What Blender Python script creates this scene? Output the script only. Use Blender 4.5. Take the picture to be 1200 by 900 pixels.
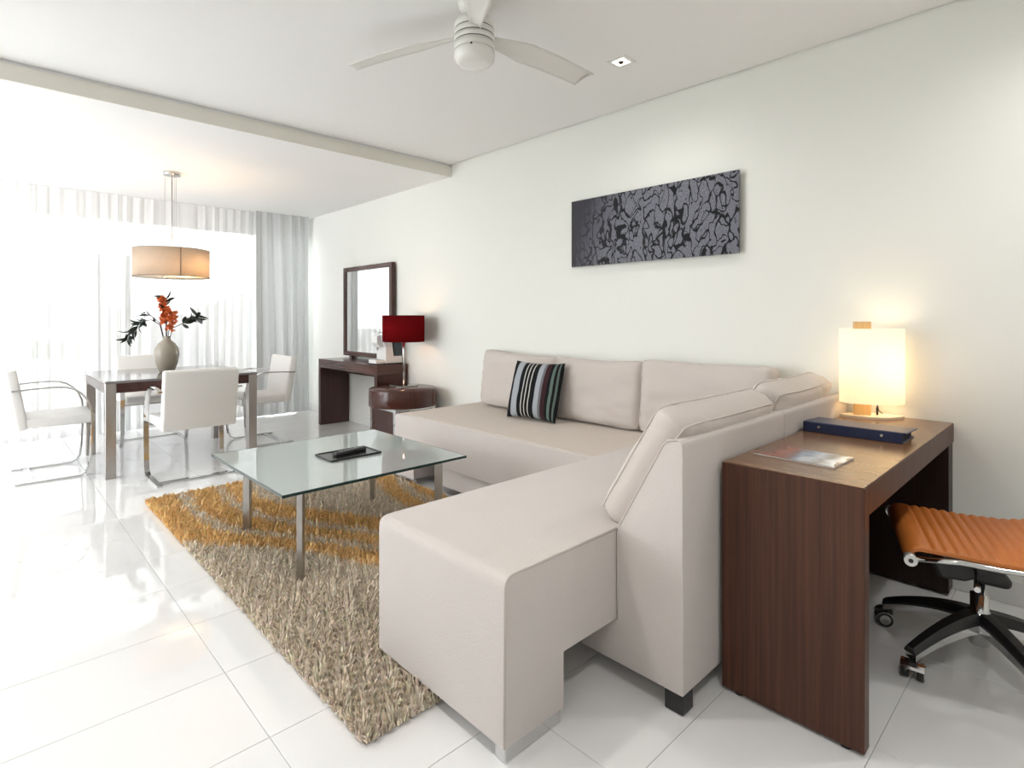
import bpy, bmesh, math, random
import numpy as np
from mathutils import Vector, Matrix, noise as mnoise

for o in list(bpy.data.objects):
    bpy.data.objects.remove(o)
sc = bpy.context.scene
C = sc.collection
R = math.radians
PI = math.pi

# ------------------------------------------------------------------ camera
F_PX, HORIZON, CAM_H, YAW = 654.2, 372.5, 1.223, 43.715   # image taken as 1200 x 900
cd = bpy.data.cameras.new('camera')
cam = bpy.data.objects.new('camera', cd); C.objects.link(cam)
cd.sensor_width = 36.0
cd.lens = F_PX / 1200 * 36.0
cd.shift_y = (HORIZON - 450.0) / 1200.0
cd.clip_start = 0.02; cd.clip_end = 2000
cam.location = (0, 0, CAM_H)
cam.rotation_euler = (R(90), 0, R(-YAW))
sc.camera = cam

# ------------------------------------------------------------------ world, exposure
w = bpy.data.worlds.new('sky'); sc.world = w; w.use_nodes = True
bg = w.node_tree.nodes['Background']
bg.inputs[0].default_value = (0.95, 0.975, 1.0, 1)
bg.inputs[1].default_value = 3.1
vs = sc.view_settings
vs.view_transform = 'Standard'; vs.look = 'None'; vs.gamma = 1.0; vs.use_curve_mapping = False
vs.exposure = 1.32

# ------------------------------------------------------------------ room dimensions
WX = 3.19          # right wall
LX = -2.60         # left side
BY = -2.00         # behind the camera
GY = 7.45          # window plane
CY_ = 7.20         # curtain plane
CZ, CZ2, SY = 2.649, 2.537, 4.16   # ceiling, lowered ceiling, step between them
SEAT = 0.50
SPOT_W = 19.0       # each recessed ceiling spotlight

# ------------------------------------------------------------------ helpers
def obj(name, bm, mat=None, parent=None, smooth=False, world=True):
    """link a bmesh as ONE mesh object; a child of a thing built in world space is shifted to it"""
    me = bpy.data.meshes.new(name)
    if parent is not None and world:
        base = root_of(parent).location
        bmesh.ops.translate(bm, verts=bm.verts, vec=-base)
    bmesh.ops.recalc_face_normals(bm, faces=bm.faces)
    bm.to_mesh(me); bm.free()
    if smooth:
        for p in me.polygons: p.use_smooth = True
    o = bpy.data.objects.new(name, me); C.objects.link(o)
    if mat: me.materials.append(mat)
    if parent is not None: o.parent = parent
    return o
def root_of(o):
    while o.parent is not None: o = o.parent
    return o
def tag(o, label, cat, group=None):
    o['label'] = label; o['category'] = cat
    if group: o['group'] = group
    return o
def thing(name, label, cat, loc=(0, 0, 0), group=None):
    o = bpy.data.objects.new(name, None); C.objects.link(o)
    o.location = loc; o.empty_display_size = 0.05
    return tag(o, label, cat, group)
def struct(name, bm, mat, label=None):
    o = obj(name, bm, mat); o['kind'] = 'structure'
    if label: o['label'] = label
    return o
def copy_tree(o, parent=None):
    c = o.copy(); C.objects.link(c)
    if parent is not None: c.parent = parent
    for ch in list(o.children): copy_tree(ch, c)
    return c

def B(): return bmesh.new()
def box(bm, x0, x1, y0, y1, z0, z1, bev=0.0, seg=2, M=None):
    m = Matrix.Translation(((x0+x1)/2, (y0+y1)/2, (z0+z1)/2)) @ Matrix.Diagonal((x1-x0, y1-y0, z1-z0, 1))
    t = bmesh.new()
    bmesh.ops.create_cube(t, size=1.0, matrix=m)
    if bev > 0:
        bmesh.ops.bevel(t, geom=list(t.edges), offset=bev, segments=seg, profile=0.5, affect='EDGES')
    merge(bm, t, M)
    return bm
def merge(bm, t, M=None):
    vm = {}
    for v in t.verts:
        vm[v] = bm.verts.new(M @ v.co if M is not None else v.co)
    for f in t.faces:
        try:
            nf = bm.faces.new([vm[v] for v in f.verts]); nf.smooth = f.smooth
        except ValueError: pass
    t.free()
def prism(bm, pts, axis, a, b, bev=0.0, seg=2, M=None):
    """polygon pts (2D) extruded along axis from a to b"""
    def co(p, h):
        if axis == 'x': return (h, p[0], p[1])
        if axis == 'y': return (p[0], h, p[1])
        return (p[0], p[1], h)
    t = bmesh.new()
    va = [t.verts.new(co(p, a)) for p in pts]; vb = [t.verts.new(co(p, b)) for p in pts]
    t.faces.new(va); t.faces.new(vb[::-1])
    n = len(pts)
    for i in range(n):
        t.faces.new((va[i], va[(i+1) % n], vb[(i+1) % n], vb[i]))
    bmesh.ops.recalc_face_normals(t, faces=t.faces)
    if bev > 0:
        bmesh.ops.bevel(t, geom=list(t.edges), offset=bev, segments=seg, profile=0.5, affect='EDGES', clamp_overlap=True)
    merge(bm, t, M)
    return bm
def lathe(bm, prof, cx, cy, n=32, sx=1.0, sy=1.0, rot=0.0):
    """profile of (radius, z) turned about a vertical axis; sx, sy make it oval"""
    rings = []
    cr, sr = math.cos(rot), math.sin(rot)
    for r, z in prof:
        if r < 1e-6:
            rings.append([bm.verts.new((cx, cy, z))]); continue
        ring = []
        for i in range(n):
            a = 2*PI*i/n
            x, y = r*sx*math.cos(a), r*sy*math.sin(a)
            ring.append(bm.verts.new((cx + x*cr - y*sr, cy + x*sr + y*cr, z)))
        rings.append(ring)
    for k in range(len(rings)-1):
        p, q = rings[k], rings[k+1]
        for i in range(n):
            j = (i+1) % n
            if len(p) == 1 and len(q) == 1: continue
            if len(p) == 1: f = (p[0], q[i], q[j])
            elif len(q) == 1: f = (p[i], q[0], p[j])
            else: f = (p[i], p[j], q[j], q[i])
            bm.faces.new(f).smooth = True
    return bm
def tube(bm, pts, r, n=8, cap=True):
    pts = [Vector(p) for p in pts]
    rad = r if isinstance(r, (list, tuple)) else [r]*len(pts)
    rings = []; up = None
    for i, p in enumerate(pts):
        d = (pts[min(i+1, len(pts)-1)] - pts[max(i-1, 0)]).normalized()
        if up is None:
            up = Vector((0, 0, 1)) if abs(d.z) < 0.9 else Vector((1, 0, 0))
        s = d.cross(up).normalized(); up = s.cross(d).normalized()
        rings.append([bm.verts.new(p + (s*math.cos(2*PI*k/n) + up*math.sin(2*PI*k/n))*rad[i]) for k in range(n)])
    for a, b in zip(rings, rings[1:]):
        for k in range(n):
            bm.faces.new((a[k], a[(k+1) % n], b[(k+1) % n], b[k])).smooth = True
    if cap:
        bm.faces.new(rings[0][::-1]); bm.faces.new(rings[-1])
    return bm
def ribbon(bm, prof, x0, x1, t):
    """flat bar following a path in the (y, z) plane, wide along x, thickness t"""
    n = len(prof); L = []; Rr = []
    for i, (y, z) in enumerate(prof):
        a = prof[max(i-1, 0)]; b = prof[min(i+1, n-1)]
        d = Vector((b[0]-a[0], b[1]-a[1])); d.normalize()
        nx, nz = -d.y*t/2, d.x*t/2
        L.append((y+nx, z+nz)); Rr.append((y-nx, z-nz))
    va = [[bm.verts.new((x, p[0], p[1])) for p in s] for s in (L, Rr) for x in (x0, x1)]
    l0, l1, r0, r1 = va
    for i in range(n-1):
        for q in ((l0, l1), (r1, r0), (r0, l0), (l1, r1)):
            bm.faces.new((q[0][i], q[0][i+1], q[1][i+1], q[1][i]))
    for i in (0, n-1):
        bm.faces.new((l0[i], l1[i], r1[i], r0[i]))
    return bm
def pillow(w_, h_, t_, n=22, p=6.0, e=0.42, wr=0.006, seed=0, pinch=0.0, droop=0.0, boxed=0.0):
    """soft cushion in its own frame: width x, thickness y, height z from 0 to h_; boxed = share of the thickness kept at the edge"""
    bm = bmesh.new()
    g = [-math.cos(PI*i/n) for i in range(n+1)]
    g = [0.55*a + 0.45*(-1+2*i/n) for i, a in enumerate(g)]
    S = {}
    for s in (-1, 1):
        for i, u in enumerate(g):
            for j, v in enumerate(g):
                edge = i in (0, n) or j in (0, n)
                if edge and s == 1 and not boxed: S[s, i, j] = S[-1, i, j]; continue
                k = boxed + (1-boxed)*max(0.0, (1-abs(u)**p)*(1-abs(v)**p))**e
                x = u*w_/2*(1 - pinch*(1-v*v)*0.5*abs(u)**3)
                z = h_/2 + v*h_/2*(1 - pinch*(1-u*u)*abs(v)**3)
                if boxed: x *= 1-0.045*abs(v)**9; z = h_/2+(z-h_/2)*(1-0.05*abs(u)**9)
                if v > 0: z -= droop*(1-(u*0.9)**2)*v*v
                q = Vector((u*2.3+seed*7.1, v*2.3, s*3.0))
                d = wr*(mnoise.noise(q) + 0.6*mnoise.noise(q*2.7))
                # gathers that run in from the top edge and the ends
                d += wr*1.1*mnoise.noise(Vector((u*7.0+seed*3.7, seed, s)))*max(0, v)**3
                d += wr*0.9*mnoise.noise(Vector((v*6.0+seed*5.3, seed+9, s)))*abs(u)**5
                y = s*(k*t_/2 + d*min(1, k*1.5))
                S[s, i, j] = bm.verts.new((x, y, z))
    for s in (-1, 1):
        for i in range(n):
            for j in range(n):
                f = [S[s, i, j], S[s, i+1, j], S[s, i+1, j+1], S[s, i, j+1]]
                if s == 1: f.reverse()
                try: bm.faces.new(f).smooth = True
                except ValueError: pass
    if boxed:
        loop = [(i, 0) for i in range(n)] + [(n, j) for j in range(n)] + [(n-i, n) for i in range(n)] + [(0, n-j) for j in range(n)]
        mid = []
        for (i, j) in loop:
            a, b_ = S[-1, i, j].co, S[1, i, j].co; m = (a+b_)/2; c = Vector((0, m.y, h_/2)); dv = m-c
            m = c + dv*(1+0.06*boxed); m.z = max(m.z, 0.0) if j == 0 else m.z
            mid.append(bm.verts.new(m))
        for k in range(len(loop)):
            k2 = (k+1) % len(loop)
            bm.faces.new((S[-1, *loop[k]], S[-1, *loop[k2]], mid[k2], mid[k])).smooth = True
            bm.faces.new((mid[k], mid[k2], S[1, *loop[k2]], S[1, *loop[k]])).smooth = True
    return bm
def pillow_rim(w_, h_, pinch=0.0, droop=0.0, m=12):
    pts = []
    for k in range(4*m):
        s, t = divmod(k, m); t = -1+2*t/m
        u, v = [(t, -1), (1, t), (-t, 1), (-1, -t)][s]
        x = u*w_/2*(1 - pinch*(1-v*v)*0.5*abs(u)**3); z = h_/2+v*h_/2*(1-pinch*(1-u*u)*abs(v)**3)
        x *= 1-0.045*abs(v)**9; z = h_/2+(z-h_/2)*(1-0.05*abs(u)**9)
        if v > 0: z -= droop*(1-(u*0.9)**2)*v*v
        pts.append((x, 0, z))
    return pts + [pts[0], pts[1]]

# ------------------------------------------------------------------ materials
MATS = {}
def mat(name, col, rough=0.5, metal=0.0, spec=0.5, bump=None, var=None, **kw):
    """procedural principled material. var=(scale, amount) mottles the colour; bump=(scale, strength)"""
    m = bpy.data.materials.new(name); m.use_nodes = True
    nt = m.node_tree; p = nt.nodes['Principled BSDF']
    p.inputs['Base Color'].default_value = (*col, 1)
    p.inputs['Roughness'].default_value = rough
    p.inputs['Metallic'].default_value = metal
    p.inputs['Specular IOR Level'].default_value = spec
    for k, v in kw.items(): p.inputs[k].default_value = v
    tc = nt.nodes.new('ShaderNodeTexCoord')
    if var:
        nz = nt.nodes.new('ShaderNodeTexNoise'); nz.inputs['Scale'].default_value = var[0]; nz.inputs['Detail'].default_value = 4
        nt.links.new(tc.outputs['Object'], nz.inputs['Vector'])
        mx = nt.nodes.new('ShaderNodeMix'); mx.data_type = 'RGBA'
        mx.inputs[6].default_value = (*[c*(1-var[1]) for c in col], 1)
        mx.inputs[7].default_value = (*[min(1, c*(1+var[1])) for c in col], 1)
        nt.links.new(nz.outputs['Fac'], mx.inputs[0]); nt.links.new(mx.outputs[2], p.inputs['Base Color'])
    if bump:
        nb = nt.nodes.new('ShaderNodeTexNoise'); nb.inputs['Scale'].default_value = bump[0]; nb.inputs['Detail'].default_value = 3
        nt.links.new(tc.outputs['Object'], nb.inputs['Vector'])
        bn = nt.nodes.new('ShaderNodeBump'); bn.inputs['Strength'].default_value = bump[1]; bn.inputs['Distance'].default_value = 0.002
        nt.links.new(nb.outputs['Fac'], bn.inputs['Height']); nt.links.new(bn.outputs['Normal'], p.inputs['Normal'])
    MATS[name] = m
    return m
def wood(name, dark, light, axis, rough=0.32, scale=1.0):
    """straight grained veneer; grain runs along the given axis"""
    m = mat(name, dark, rough, spec=0.5 if rough < 0.35 else 0.3); nt = m.node_tree; p = nt.nodes['Principled BSDF']
    tc = nt.nodes.new('ShaderNodeTexCoord'); mp = nt.nodes.new('ShaderNodeMapping')
    s = [95*scale]*3; s['xyz'.index(axis)] = 1.6
    mp.inputs['Scale'].default_value = s
    nz = nt.nodes.new('ShaderNodeTexNoise'); nz.inputs['Scale'].default_value = 1.0; nz.inputs['Detail'].default_value = 6; nz.inputs['Roughness'].default_value = 0.6
    cr = nt.nodes.new('ShaderNodeValToRGB')
    cr.color_ramp.elements[0].position = 0.28; cr.color_ramp.elements[0].color = (*dark, 1)
    cr.color_ramp.elements[1].position = 0.78; cr.color_ramp.elements[1].color = (*light, 1)
    L = nt.links
    L.new(tc.outputs['Object'], mp.inputs['Vector']); L.new(mp.outputs[0], nz.inputs['Vector'])
    L.new(nz.outputs['Fac'], cr.inputs[0]); L.new(cr.outputs[0], p.inputs['Base Color'])
    bn = nt.nodes.new('ShaderNodeBump'); bn.inputs['Strength'].default_value = 0.08; bn.inputs['Distance'].default_value = 0.001
    L.new(nz.outputs['Fac'], bn.inputs['Height']); L.new(bn.outputs['Normal'], p.inputs['Normal'])
    return m
def weave(name, col, scale=260, strength=0.35, rough=0.9, var=0.05):
    m = mat(name, col, rough, var=(3.0, var)); nt = m.node_tree; p = nt.nodes['Principled BSDF']; L = nt.links
    p.inputs['Sheen Weight'].default_value = 0.15
    tc = nt.nodes.new('ShaderNodeTexCoord')
    vo = nt.nodes.new('ShaderNodeTexVoronoi'); vo.inputs['Scale'].default_value = scale; vo.inputs['Randomness'].default_value = 0.45
    L.new(tc.outputs['Object'], vo.inputs['Vector'])
    bn = nt.nodes.new('ShaderNodeBump'); bn.inputs['Strength'].default_value = strength; bn.inputs['Distance'].default_value = 0.0015
    L.new(vo.outputs['Distance'], bn.inputs['Height']); L.new(bn.outputs['Normal'], p.inputs['Normal'])
    return m
def fabric_shade(name, col, transl, emis=None):
    """lamp shade cloth: diffuse plus translucent"""
    m = bpy.data.materials.new(name); m.use_nodes = True; nt = m.node_tree; L = nt.links
    nt.nodes.remove(nt.nodes['Principled BSDF']); out = nt.nodes['Material Output']
    d = nt.nodes.new('ShaderNodeBsdfDiffuse'); t = nt.nodes.new('ShaderNodeBsdfTranslucent'); mx = nt.nodes.new('ShaderNodeMixShader')
    tc = nt.nodes.new('ShaderNodeTexCoord'); wv = nt.nodes.new('ShaderNodeTexNoise'); wv.inputs['Scale'].default_value = 140
    mp = nt.nodes.new('ShaderNodeMapping'); mp.inputs['Scale'].default_value = (1, 1, 0.15)
    L.new(tc.outputs['Object'], mp.inputs[0]); L.new(mp.outputs[0], wv.inputs['Vector'])
    mc = nt.nodes.new('ShaderNodeMix'); mc.data_type = 'RGBA'
    mc.inputs[6].default_value = (*[c*0.9 for c in col], 1); mc.inputs[7].default_value = (*col, 1)
    L.new(wv.outputs['Fac'], mc.inputs[0]); L.new(mc.outputs[2], d.inputs[0]); L.new(mc.outputs[2], t.inputs[0])
    mx.inputs[0].default_value = transl
    L.new(d.outputs[0], mx.inputs[1]); L.new(t.outputs[0], mx.inputs[2]); L.new(mx.outputs[0], out.inputs[0])
    if emis:   # the cloth of a lit lamp glows
        em = nt.nodes.new('ShaderNodeEmission'); em.inputs[0].default_value = (*emis[0], 1); em.inputs[1].default_value = emis[1]
        ad_ = nt.nodes.new('ShaderNodeAddShader'); L.new(mx.outputs[0], ad_.inputs[0]); L.new(em.outputs[0], ad_.inputs[1]); L.new(ad_.outputs[0], out.inputs[0])
    MATS[name] = m; return m
def sheer(name, col, clear, transl):
    m = fabric_shade(name, col, transl); nt = m.node_tree; L = nt.links
    out = nt.nodes['Material Output']; src = out.inputs[0].links[0].from_socket
    tr = nt.nodes.new('ShaderNodeBsdfTransparent'); mx = nt.nodes.new('ShaderNodeMixShader')
    mx.inputs[0].default_value = clear
    L.new(src, mx.inputs[1]); L.new(tr.outputs[0], mx.inputs[2]); L.new(mx.outputs[0], out.inputs[0])
    return m
def pane_glass(name, tint, ior=1.5, frost=0.0, frost_col=(0.7, 0.8, 0.76)):
    """flat glass: Fresnel gloss over straight-through tinted light (optionally slightly frosted)"""
    m = bpy.data.materials.new(name); m.use_nodes = True; nt = m.node_tree; L = nt.links
    nt.nodes.remove(nt.nodes['Principled BSDF']); out = nt.nodes['Material Output']
    fr = nt.nodes.new('ShaderNodeFresnel'); fr.inputs[0].default_value = ior
    tr = nt.nodes.new('ShaderNodeBsdfTransparent'); tr.inputs[0].default_value = (*tint, 1)
    df = nt.nodes.new('ShaderNodeBsdfDiffuse'); df.inputs[0].default_value = (*frost_col, 1)
    a = nt.nodes.new('ShaderNodeMixShader'); a.inputs[0].default_value = frost
    gl = nt.nodes.new('ShaderNodeBsdfGlossy'); gl.inputs['Roughness'].default_value = 0.0
    b = nt.nodes.new('ShaderNodeMixShader')
    L.new(tr.outputs[0], a.inputs[1]); L.new(df.outputs[0], a.inputs[2])
    L.new(fr.outputs[0], b.inputs[0]); L.new(a.outputs[0], b.inputs[1]); L.new(gl.outputs[0], b.inputs[2])
    L.new(b.outputs[0], out.inputs[0])
    MATS[name] = m; return m
def emit(name, col, s):
    m = bpy.data.materials.new(name); m.use_nodes = True; p = m.node_tree.nodes['Principled BSDF']
    p.inputs['Base Color'].default_value = (*col, 1)
    p.inputs['Emission Color'].default_value = (*col, 1); p.inputs['Emission Strength'].default_value = s
    MATS[name] = m; return m

M_wall = mat('wall paint', (0.84, 0.845, 0.795), 0.6, bump=(180, 0.06), var=(0.8, 0.01))
M_ceil = mat('ceiling paint', (0.90, 0.895, 0.88), 0.8, bump=(120, 0.04))
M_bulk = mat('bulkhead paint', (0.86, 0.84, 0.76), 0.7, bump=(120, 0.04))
M_white = mat('white paint', (0.82, 0.82, 0.80), 0.45)
M_grout = mat('grout', (0.62, 0.62, 0.61), 0.8, var=(30, 0.1))
M_tile = mat('porcelain tile', (0.80, 0.80, 0.80), 0.03, spec=0.95)
def _tile_var():
    nt = M_tile.node_tree; L = nt.links; p = nt.nodes['Principled BSDF']
    oi = nt.nodes.new('ShaderNodeObjectInfo'); tc = nt.nodes.new('ShaderNodeTexCoord')
    nz = nt.nodes.new('ShaderNodeTexNoise'); nz.inputs['Scale'].default_value = 2.2; nz.inputs['Detail'].default_value = 5
    nz.noise_dimensions = '4D'
    L.new(tc.outputs['Object'], nz.inputs['Vector']); L.new(oi.outputs['Random'], nz.inputs['W'])
    mx = nt.nodes.new('ShaderNodeMix'); mx.data_type = 'RGBA'
    mx.inputs[6].default_value = (0.80, 0.80, 0.80, 1); mx.inputs[7].default_value = (0.87, 0.865, 0.86, 1)
    L.new(nz.outputs['Fac'], mx.inputs[0]); L.new(mx.outputs[2], p.inputs['Base Color'])
_tile_var()
M_chrome = mat('chrome', (0.62, 0.62, 0.62), 0.08, 1.0)
M_steel = mat('brushed steel', (0.42, 0.40, 0.38), 0.28, 1.0, bump=(90, 0.05))
M_blackmetal = mat('black metal', (0.012, 0.012, 0.013), 0.35)
M_blackplastic = mat('black plastic', (0.014, 0.014, 0.015), 0.4, bump=(200, 0.05))
M_sofa = weave('sofa linen', (0.60, 0.55, 0.52), 190, 0.7)
M_cushion = weave('cushion linen', (0.60, 0.54, 0.50), 230, 0.5)
M_leather = mat('white leather', (0.80, 0.785, 0.76), 0.42, bump=(220, 0.06))
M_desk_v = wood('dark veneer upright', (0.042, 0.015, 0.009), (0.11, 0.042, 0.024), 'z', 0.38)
M_desk_t = wood('dark veneer lamp glow', (0.11, 0.052, 0.025), (0.27, 0.14, 0.068), 'y', 0.22, 0.5)  # lamp glow on the desk put into this warmer, lighter colour
M_dark_v = wood('mahogany upright', (0.030, 0.008, 0.006), (0.075, 0.022, 0.014), 'z', 0.3)
M_dark_y = wood('mahogany along', (0.045, 0.016, 0.012), (0.12, 0.05, 0.038), 'y', 0.18)
M_dtable = wood('dining table veneer', (0.028, 0.006, 0.005), (0.07, 0.018, 0.013), 'x', 0.22)
M_dtop = wood('dining table top', (0.16, 0.14, 0.14), (0.24, 0.22, 0.22), 'x', 0.08)
M_orange = mat('tan orange leather', (0.62, 0.19, 0.035), 0.42, bump=(260, 0.08), var=(6, 0.06))
M_glass = pane_glass('window glass', (0.97, 0.985, 0.98))
M_tglass = pane_glass('table glass', (0.86, 0.94, 0.91), 2.3, 0.66, (0.70, 0.76, 0.73))
M_edge = mat('glass edge', (0.012, 0.035, 0.032), 0.12)
M_mirror = mat('mirror silver', (0.92, 0.93, 0.93), 0.01, 1.0)

# ------------------------------------------------------------------ structure: floor with tiles
TX, TY, T0X, T0Y, GAP = 0.615, 0.410, 0.0, 0.025, 0.0020
fb = B(); box(fb, LX, WX+0.05, BY, GY+0.1, -0.12, -0.006)
floor = struct('floor', fb, M_grout, 'glossy white tiled floor')
tile_mesh = None
def clampi(a, lo, hi): return max(lo, min(hi, a))
tcache = {}
for i in range(-4, 6):
    for j in range(-5, 19):
        x0, x1 = T0X+i*TX, T0X+(i+1)*TX; y0, y1 = T0Y+j*TY, T0Y+(j+1)*TY
        x0, x1 = clampi(x0, LX, WX), clampi(x1, LX, WX); y0, y1 = clampi(y0, BY, GY), clampi(y1, BY, GY)
        if x1-x0 < 0.02 or y1-y0 < 0.02: continue
        key = (round(x1-x0, 3), round(y1-y0, 3))
        if key not in tcache:
            t = B(); hx, hy = key[0]/2-GAP/2, key[1]/2-GAP/2
            box(t, -hx, hx, -hy, hy, -0.008, 0.0, 0.0009, 1)
            me = bpy.data.meshes.new('tile'); t.to_mesh(me); t.free(); me.materials.append(M_tile); tcache[key] = me
        o = bpy.data.objects.new('tile', tcache[key]); C.objects.link(o)
        o.parent = floor; o.location = ((x0+x1)/2, (y0+y1)/2, 0)

# right wall, behind wall, left wall with wide openings, window wall
b = B(); box(b, WX, WX+0.15, BY, GY+0.15, -0.01, CZ+0.2); struct('wall_right', b, M_wall, 'pale cream green painted wall')
b = B(); box(b, WX-0.012, WX, BY, GY-0.1, 0.001, 0.105, 0.002, 1); struct('baseboard_right', b, M_white, 'white baseboard')
b = B(); box(b, LX-0.15, WX+0.15, BY-0.15, BY, -0.01, CZ+0.2); struct('wall_back', b, M_wall)
b = B()
box(b, LX-0.15, LX, BY, 3.9, -0.01, CZ+0.2)
box(b, LX-0.15, LX, 3.9, GY, 2.35, CZ+0.2)
box(b, LX-0.15, LX, 7.1, GY, -0.01, 2.35)
struct('wall_left', b, M_wall)
b = B(); box(b, LX, WX-0.012, BY, SY, CZ, CZ+0.15); struct('ceiling', b, M_ceil, 'white ceiling with a shadow gap along the wall')
b = B(); box(b, LX, WX, SY+0.002, GY, CZ2, CZ+0.15); struct('ceiling_lowered', b, M_ceil, 'lowered white ceiling over the dining area')
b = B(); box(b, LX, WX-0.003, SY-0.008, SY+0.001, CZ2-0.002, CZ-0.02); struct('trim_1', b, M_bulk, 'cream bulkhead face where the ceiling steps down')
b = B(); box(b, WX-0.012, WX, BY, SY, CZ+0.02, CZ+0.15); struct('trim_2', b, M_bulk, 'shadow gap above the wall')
# window wall: lintel, frame members, panes
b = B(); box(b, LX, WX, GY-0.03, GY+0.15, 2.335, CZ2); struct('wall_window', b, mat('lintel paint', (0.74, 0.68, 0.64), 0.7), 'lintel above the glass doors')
wf = B()
for x in (LX+0.03, -0.72, WX-0.05): box(wf, x-0.03, x+0.03, GY, GY+0.06, 0.03, 2.30)
box(wf, LX, WX, GY, GY+0.06, 2.29, 2.335); box(wf, LX, WX, GY, GY+0.06, 0.0, 0.03)
win = struct('window_1', wf, mat('white aluminium', (0.80, 0.80, 0.79), 0.35), 'white framed sliding glass doors')
for x0, x1 in ((LX+0.06, -0.75), (-0.69, WX-0.08)):
    g = B(); box(g, x0, x1, GY+0.025, GY+0.031, 0.03, 2.29)
    obj('pane', g, M_glass, win)

# ------------------------------------------------------------------ outside the glass doors
b = B(); box(b, -6, 6, GY+0.16, 9.3, -0.14, -0.02); bal = obj('balcony_floor', b, mat('terrace paving', (0.76, 0.74, 0.71), 0.7, var=(3, 0.05))); bal['kind'] = 'structure'
M_par = mat('white render', (0.88, 0.87, 0.85), 0.8, bump=(60, 0.1))
b = B(); box(b, -6, 1.00, 9.0, 9.2, -0.1, 0.69, 0.01, 1); o = obj('wall_parapet', b, M_par); o['kind'] = 'structure'
b = B(); box(b, 1.02, 1.40, 8.9, 9.25, -0.1, 1.03, 0.01, 1); o = obj('wall_pier', b, M_par); o['kind'] = 'structure'
b = B(); prism(b, [(1.40, -0.1), (4.2, -0.1), (4.2, 2.10), (1.40, 1.02)], 'y', 9.0, 9.2); o = obj('wall_sloping', b, M_par); o['kind'] = 'structure'
# glass screen with two grey posts
g = thing('glass_screen', 'grey framed glass screen on the balcony seen through the sheer curtain', 'glass screen', (1.15, 8.0, -0.02))
M_post = mat('grey metal post', (0.33, 0.33, 0.36), 0.5)
for x in (1.025, 1.285):
    b = B(); box(b, x-0.028, x+0.028, 7.97, 8.03, -0.02, 1.97, 0.004, 1); obj('post', b, M_post, g)
b = B(); box(b, 1.055, 1.255, 7.996, 8.004, 0.05, 1.90); obj('pane', b, M_glass, g)
# outdoor armchair with a white throw
a = thing('outdoor_armchair', 'white outdoor armchair with a pale throw beyond the sheer curtain', 'armchair', (2.05, 8.35, -0.02))
M_rat = mat('grey wicker', (0.55, 0.55, 0.57), 0.8, bump=(90, 0.4)); M_cloth = mat('white outdoor cloth', (0.78, 0.78, 0.78), 0.9)
b = B(); box(b, 1.72, 2.38, 8.05, 8.70, 0.05, 0.40, 0.02); obj('seat_base', b, M_rat, a)
b = B(); box(b, 1.72, 1.84, 8.05, 8.70, 0.40, 0.66, 0.02); obj('armrest', b, M_rat, a)
b = B(); box(b, 2.26, 2.38, 8.05, 8.70, 0.40, 0.66, 0.02); obj('armrest', b, M_rat, a)
b = B(); box(b, 1.72, 2.38, 8.60, 8.74, 0.40, 0.86, 0.03); obj('backrest', b, M_rat, a)
b = B(); box(b, 1.85, 2.25, 8.07, 8.60, 0.40, 0.52, 0.04, 3); obj('cushion', b, M_cloth, a)
b = B(); prism(b, [(8.30, 0.53), (8.52, 0.60), (8.58, 0.98), (8.78, 0.98), (8.78, 0.45), (8.80, 0.45), (8.80, 1.0), (8.56, 1.01), (8.49, 0.62), (8.30, 0.55)], 'x', 1.98, 2.26); obj('throw', b, M_cloth, a)
for x in (1.76, 2.34):
    for y in (8.10, 8.66):
        b = B(); box(b, x-0.02, x+0.02, y-0.02, y+0.02, -0.02, 0.05); obj('leg', b, M_post, a)
# the town below
b = B(); box(b, -400, 400, 20, 900, -24.2, -24); o = obj('ground', b, mat('town ground', (0.42, 0.42, 0.38), 0.9, var=(0.05, 0.2))); o['kind'] = 'structure'
def far_point(u, depth, v=None):
    th = R(YAW); fx, fy, rx, ry = math.sin(th), math.cos(th), math.cos(th), -math.sin(th)
    l = (u-600)/F_PX*depth
    z = None if v is None else CAM_H + (HORIZON-v)/F_PX*depth
    return fx*depth + rx*l, fy*depth + ry*l, z
M_conc = mat('pale concrete', (0.62, 0.62, 0.62), 0.85); M_dwin = mat('distant window', (0.28, 0.31, 0.35), 0.3)
def far_building(u0, u1, vtop, depth, nf, nw, label):
    x0, y0, z1 = far_point(u0, depth, vtop); x1, y1, _ = far_point(u1, depth)
    wdt = math.hypot(x1-x0, y1-y0); ang = math.atan2(y1-y0, x1-x0); cx, cy = (x0+x1)/2, (y0+y1)/2
    t = thing('apartment_tower', label, 'building', (cx, cy, -24), 'apartment blocks beyond the balcony')
    t.rotation_euler.z = ang
    h = z1+24
    b = B(); box(b, -wdt/2, wdt/2, 0, 14, 0, h); box(b, -wdt/5, wdt/5, 3, 10, h, h+2.2); obj('wall', b, M_conc, t, world=False)
    fh = 3.3; sl = B(); box(sl, -wdt/2-0.4, wdt/2+0.4, -1.2, 0, -0.15, 0.15)
    wn = B(); bw = wdt/nw; box(wn, -bw*0.3, bw*0.3, -0.12, 0.1, -0.9, 0.9)
    s0 = obj('balcony_slab', sl, M_conc, t, world=False); w0 = obj('window', wn, M_dwin, t, world=False)
    for k in range(nf):
        z = h-1.0-k*fh
        s = s0 if k == 0 else s0.copy()
        if k: C.objects.link(s)
        s.location = (0, 0, z-fh+1.0)
        for q in range(nw):
            ww = w0 if (k == 0 and q == 0) else w0.copy()
            if ww is not w0: C.objects.link(ww)
            ww.location = (-wdt/2+(q+0.5)*bw, 0, z-1.2)
far_building(49, 82, 348, 260, 8, 5, 'taller pale apartment block with balconies beyond the balcony parapet')
far_building(84, 136, 360, 300, 8, 8, 'wide lower apartment block with many windows behind the glass screen')
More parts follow.
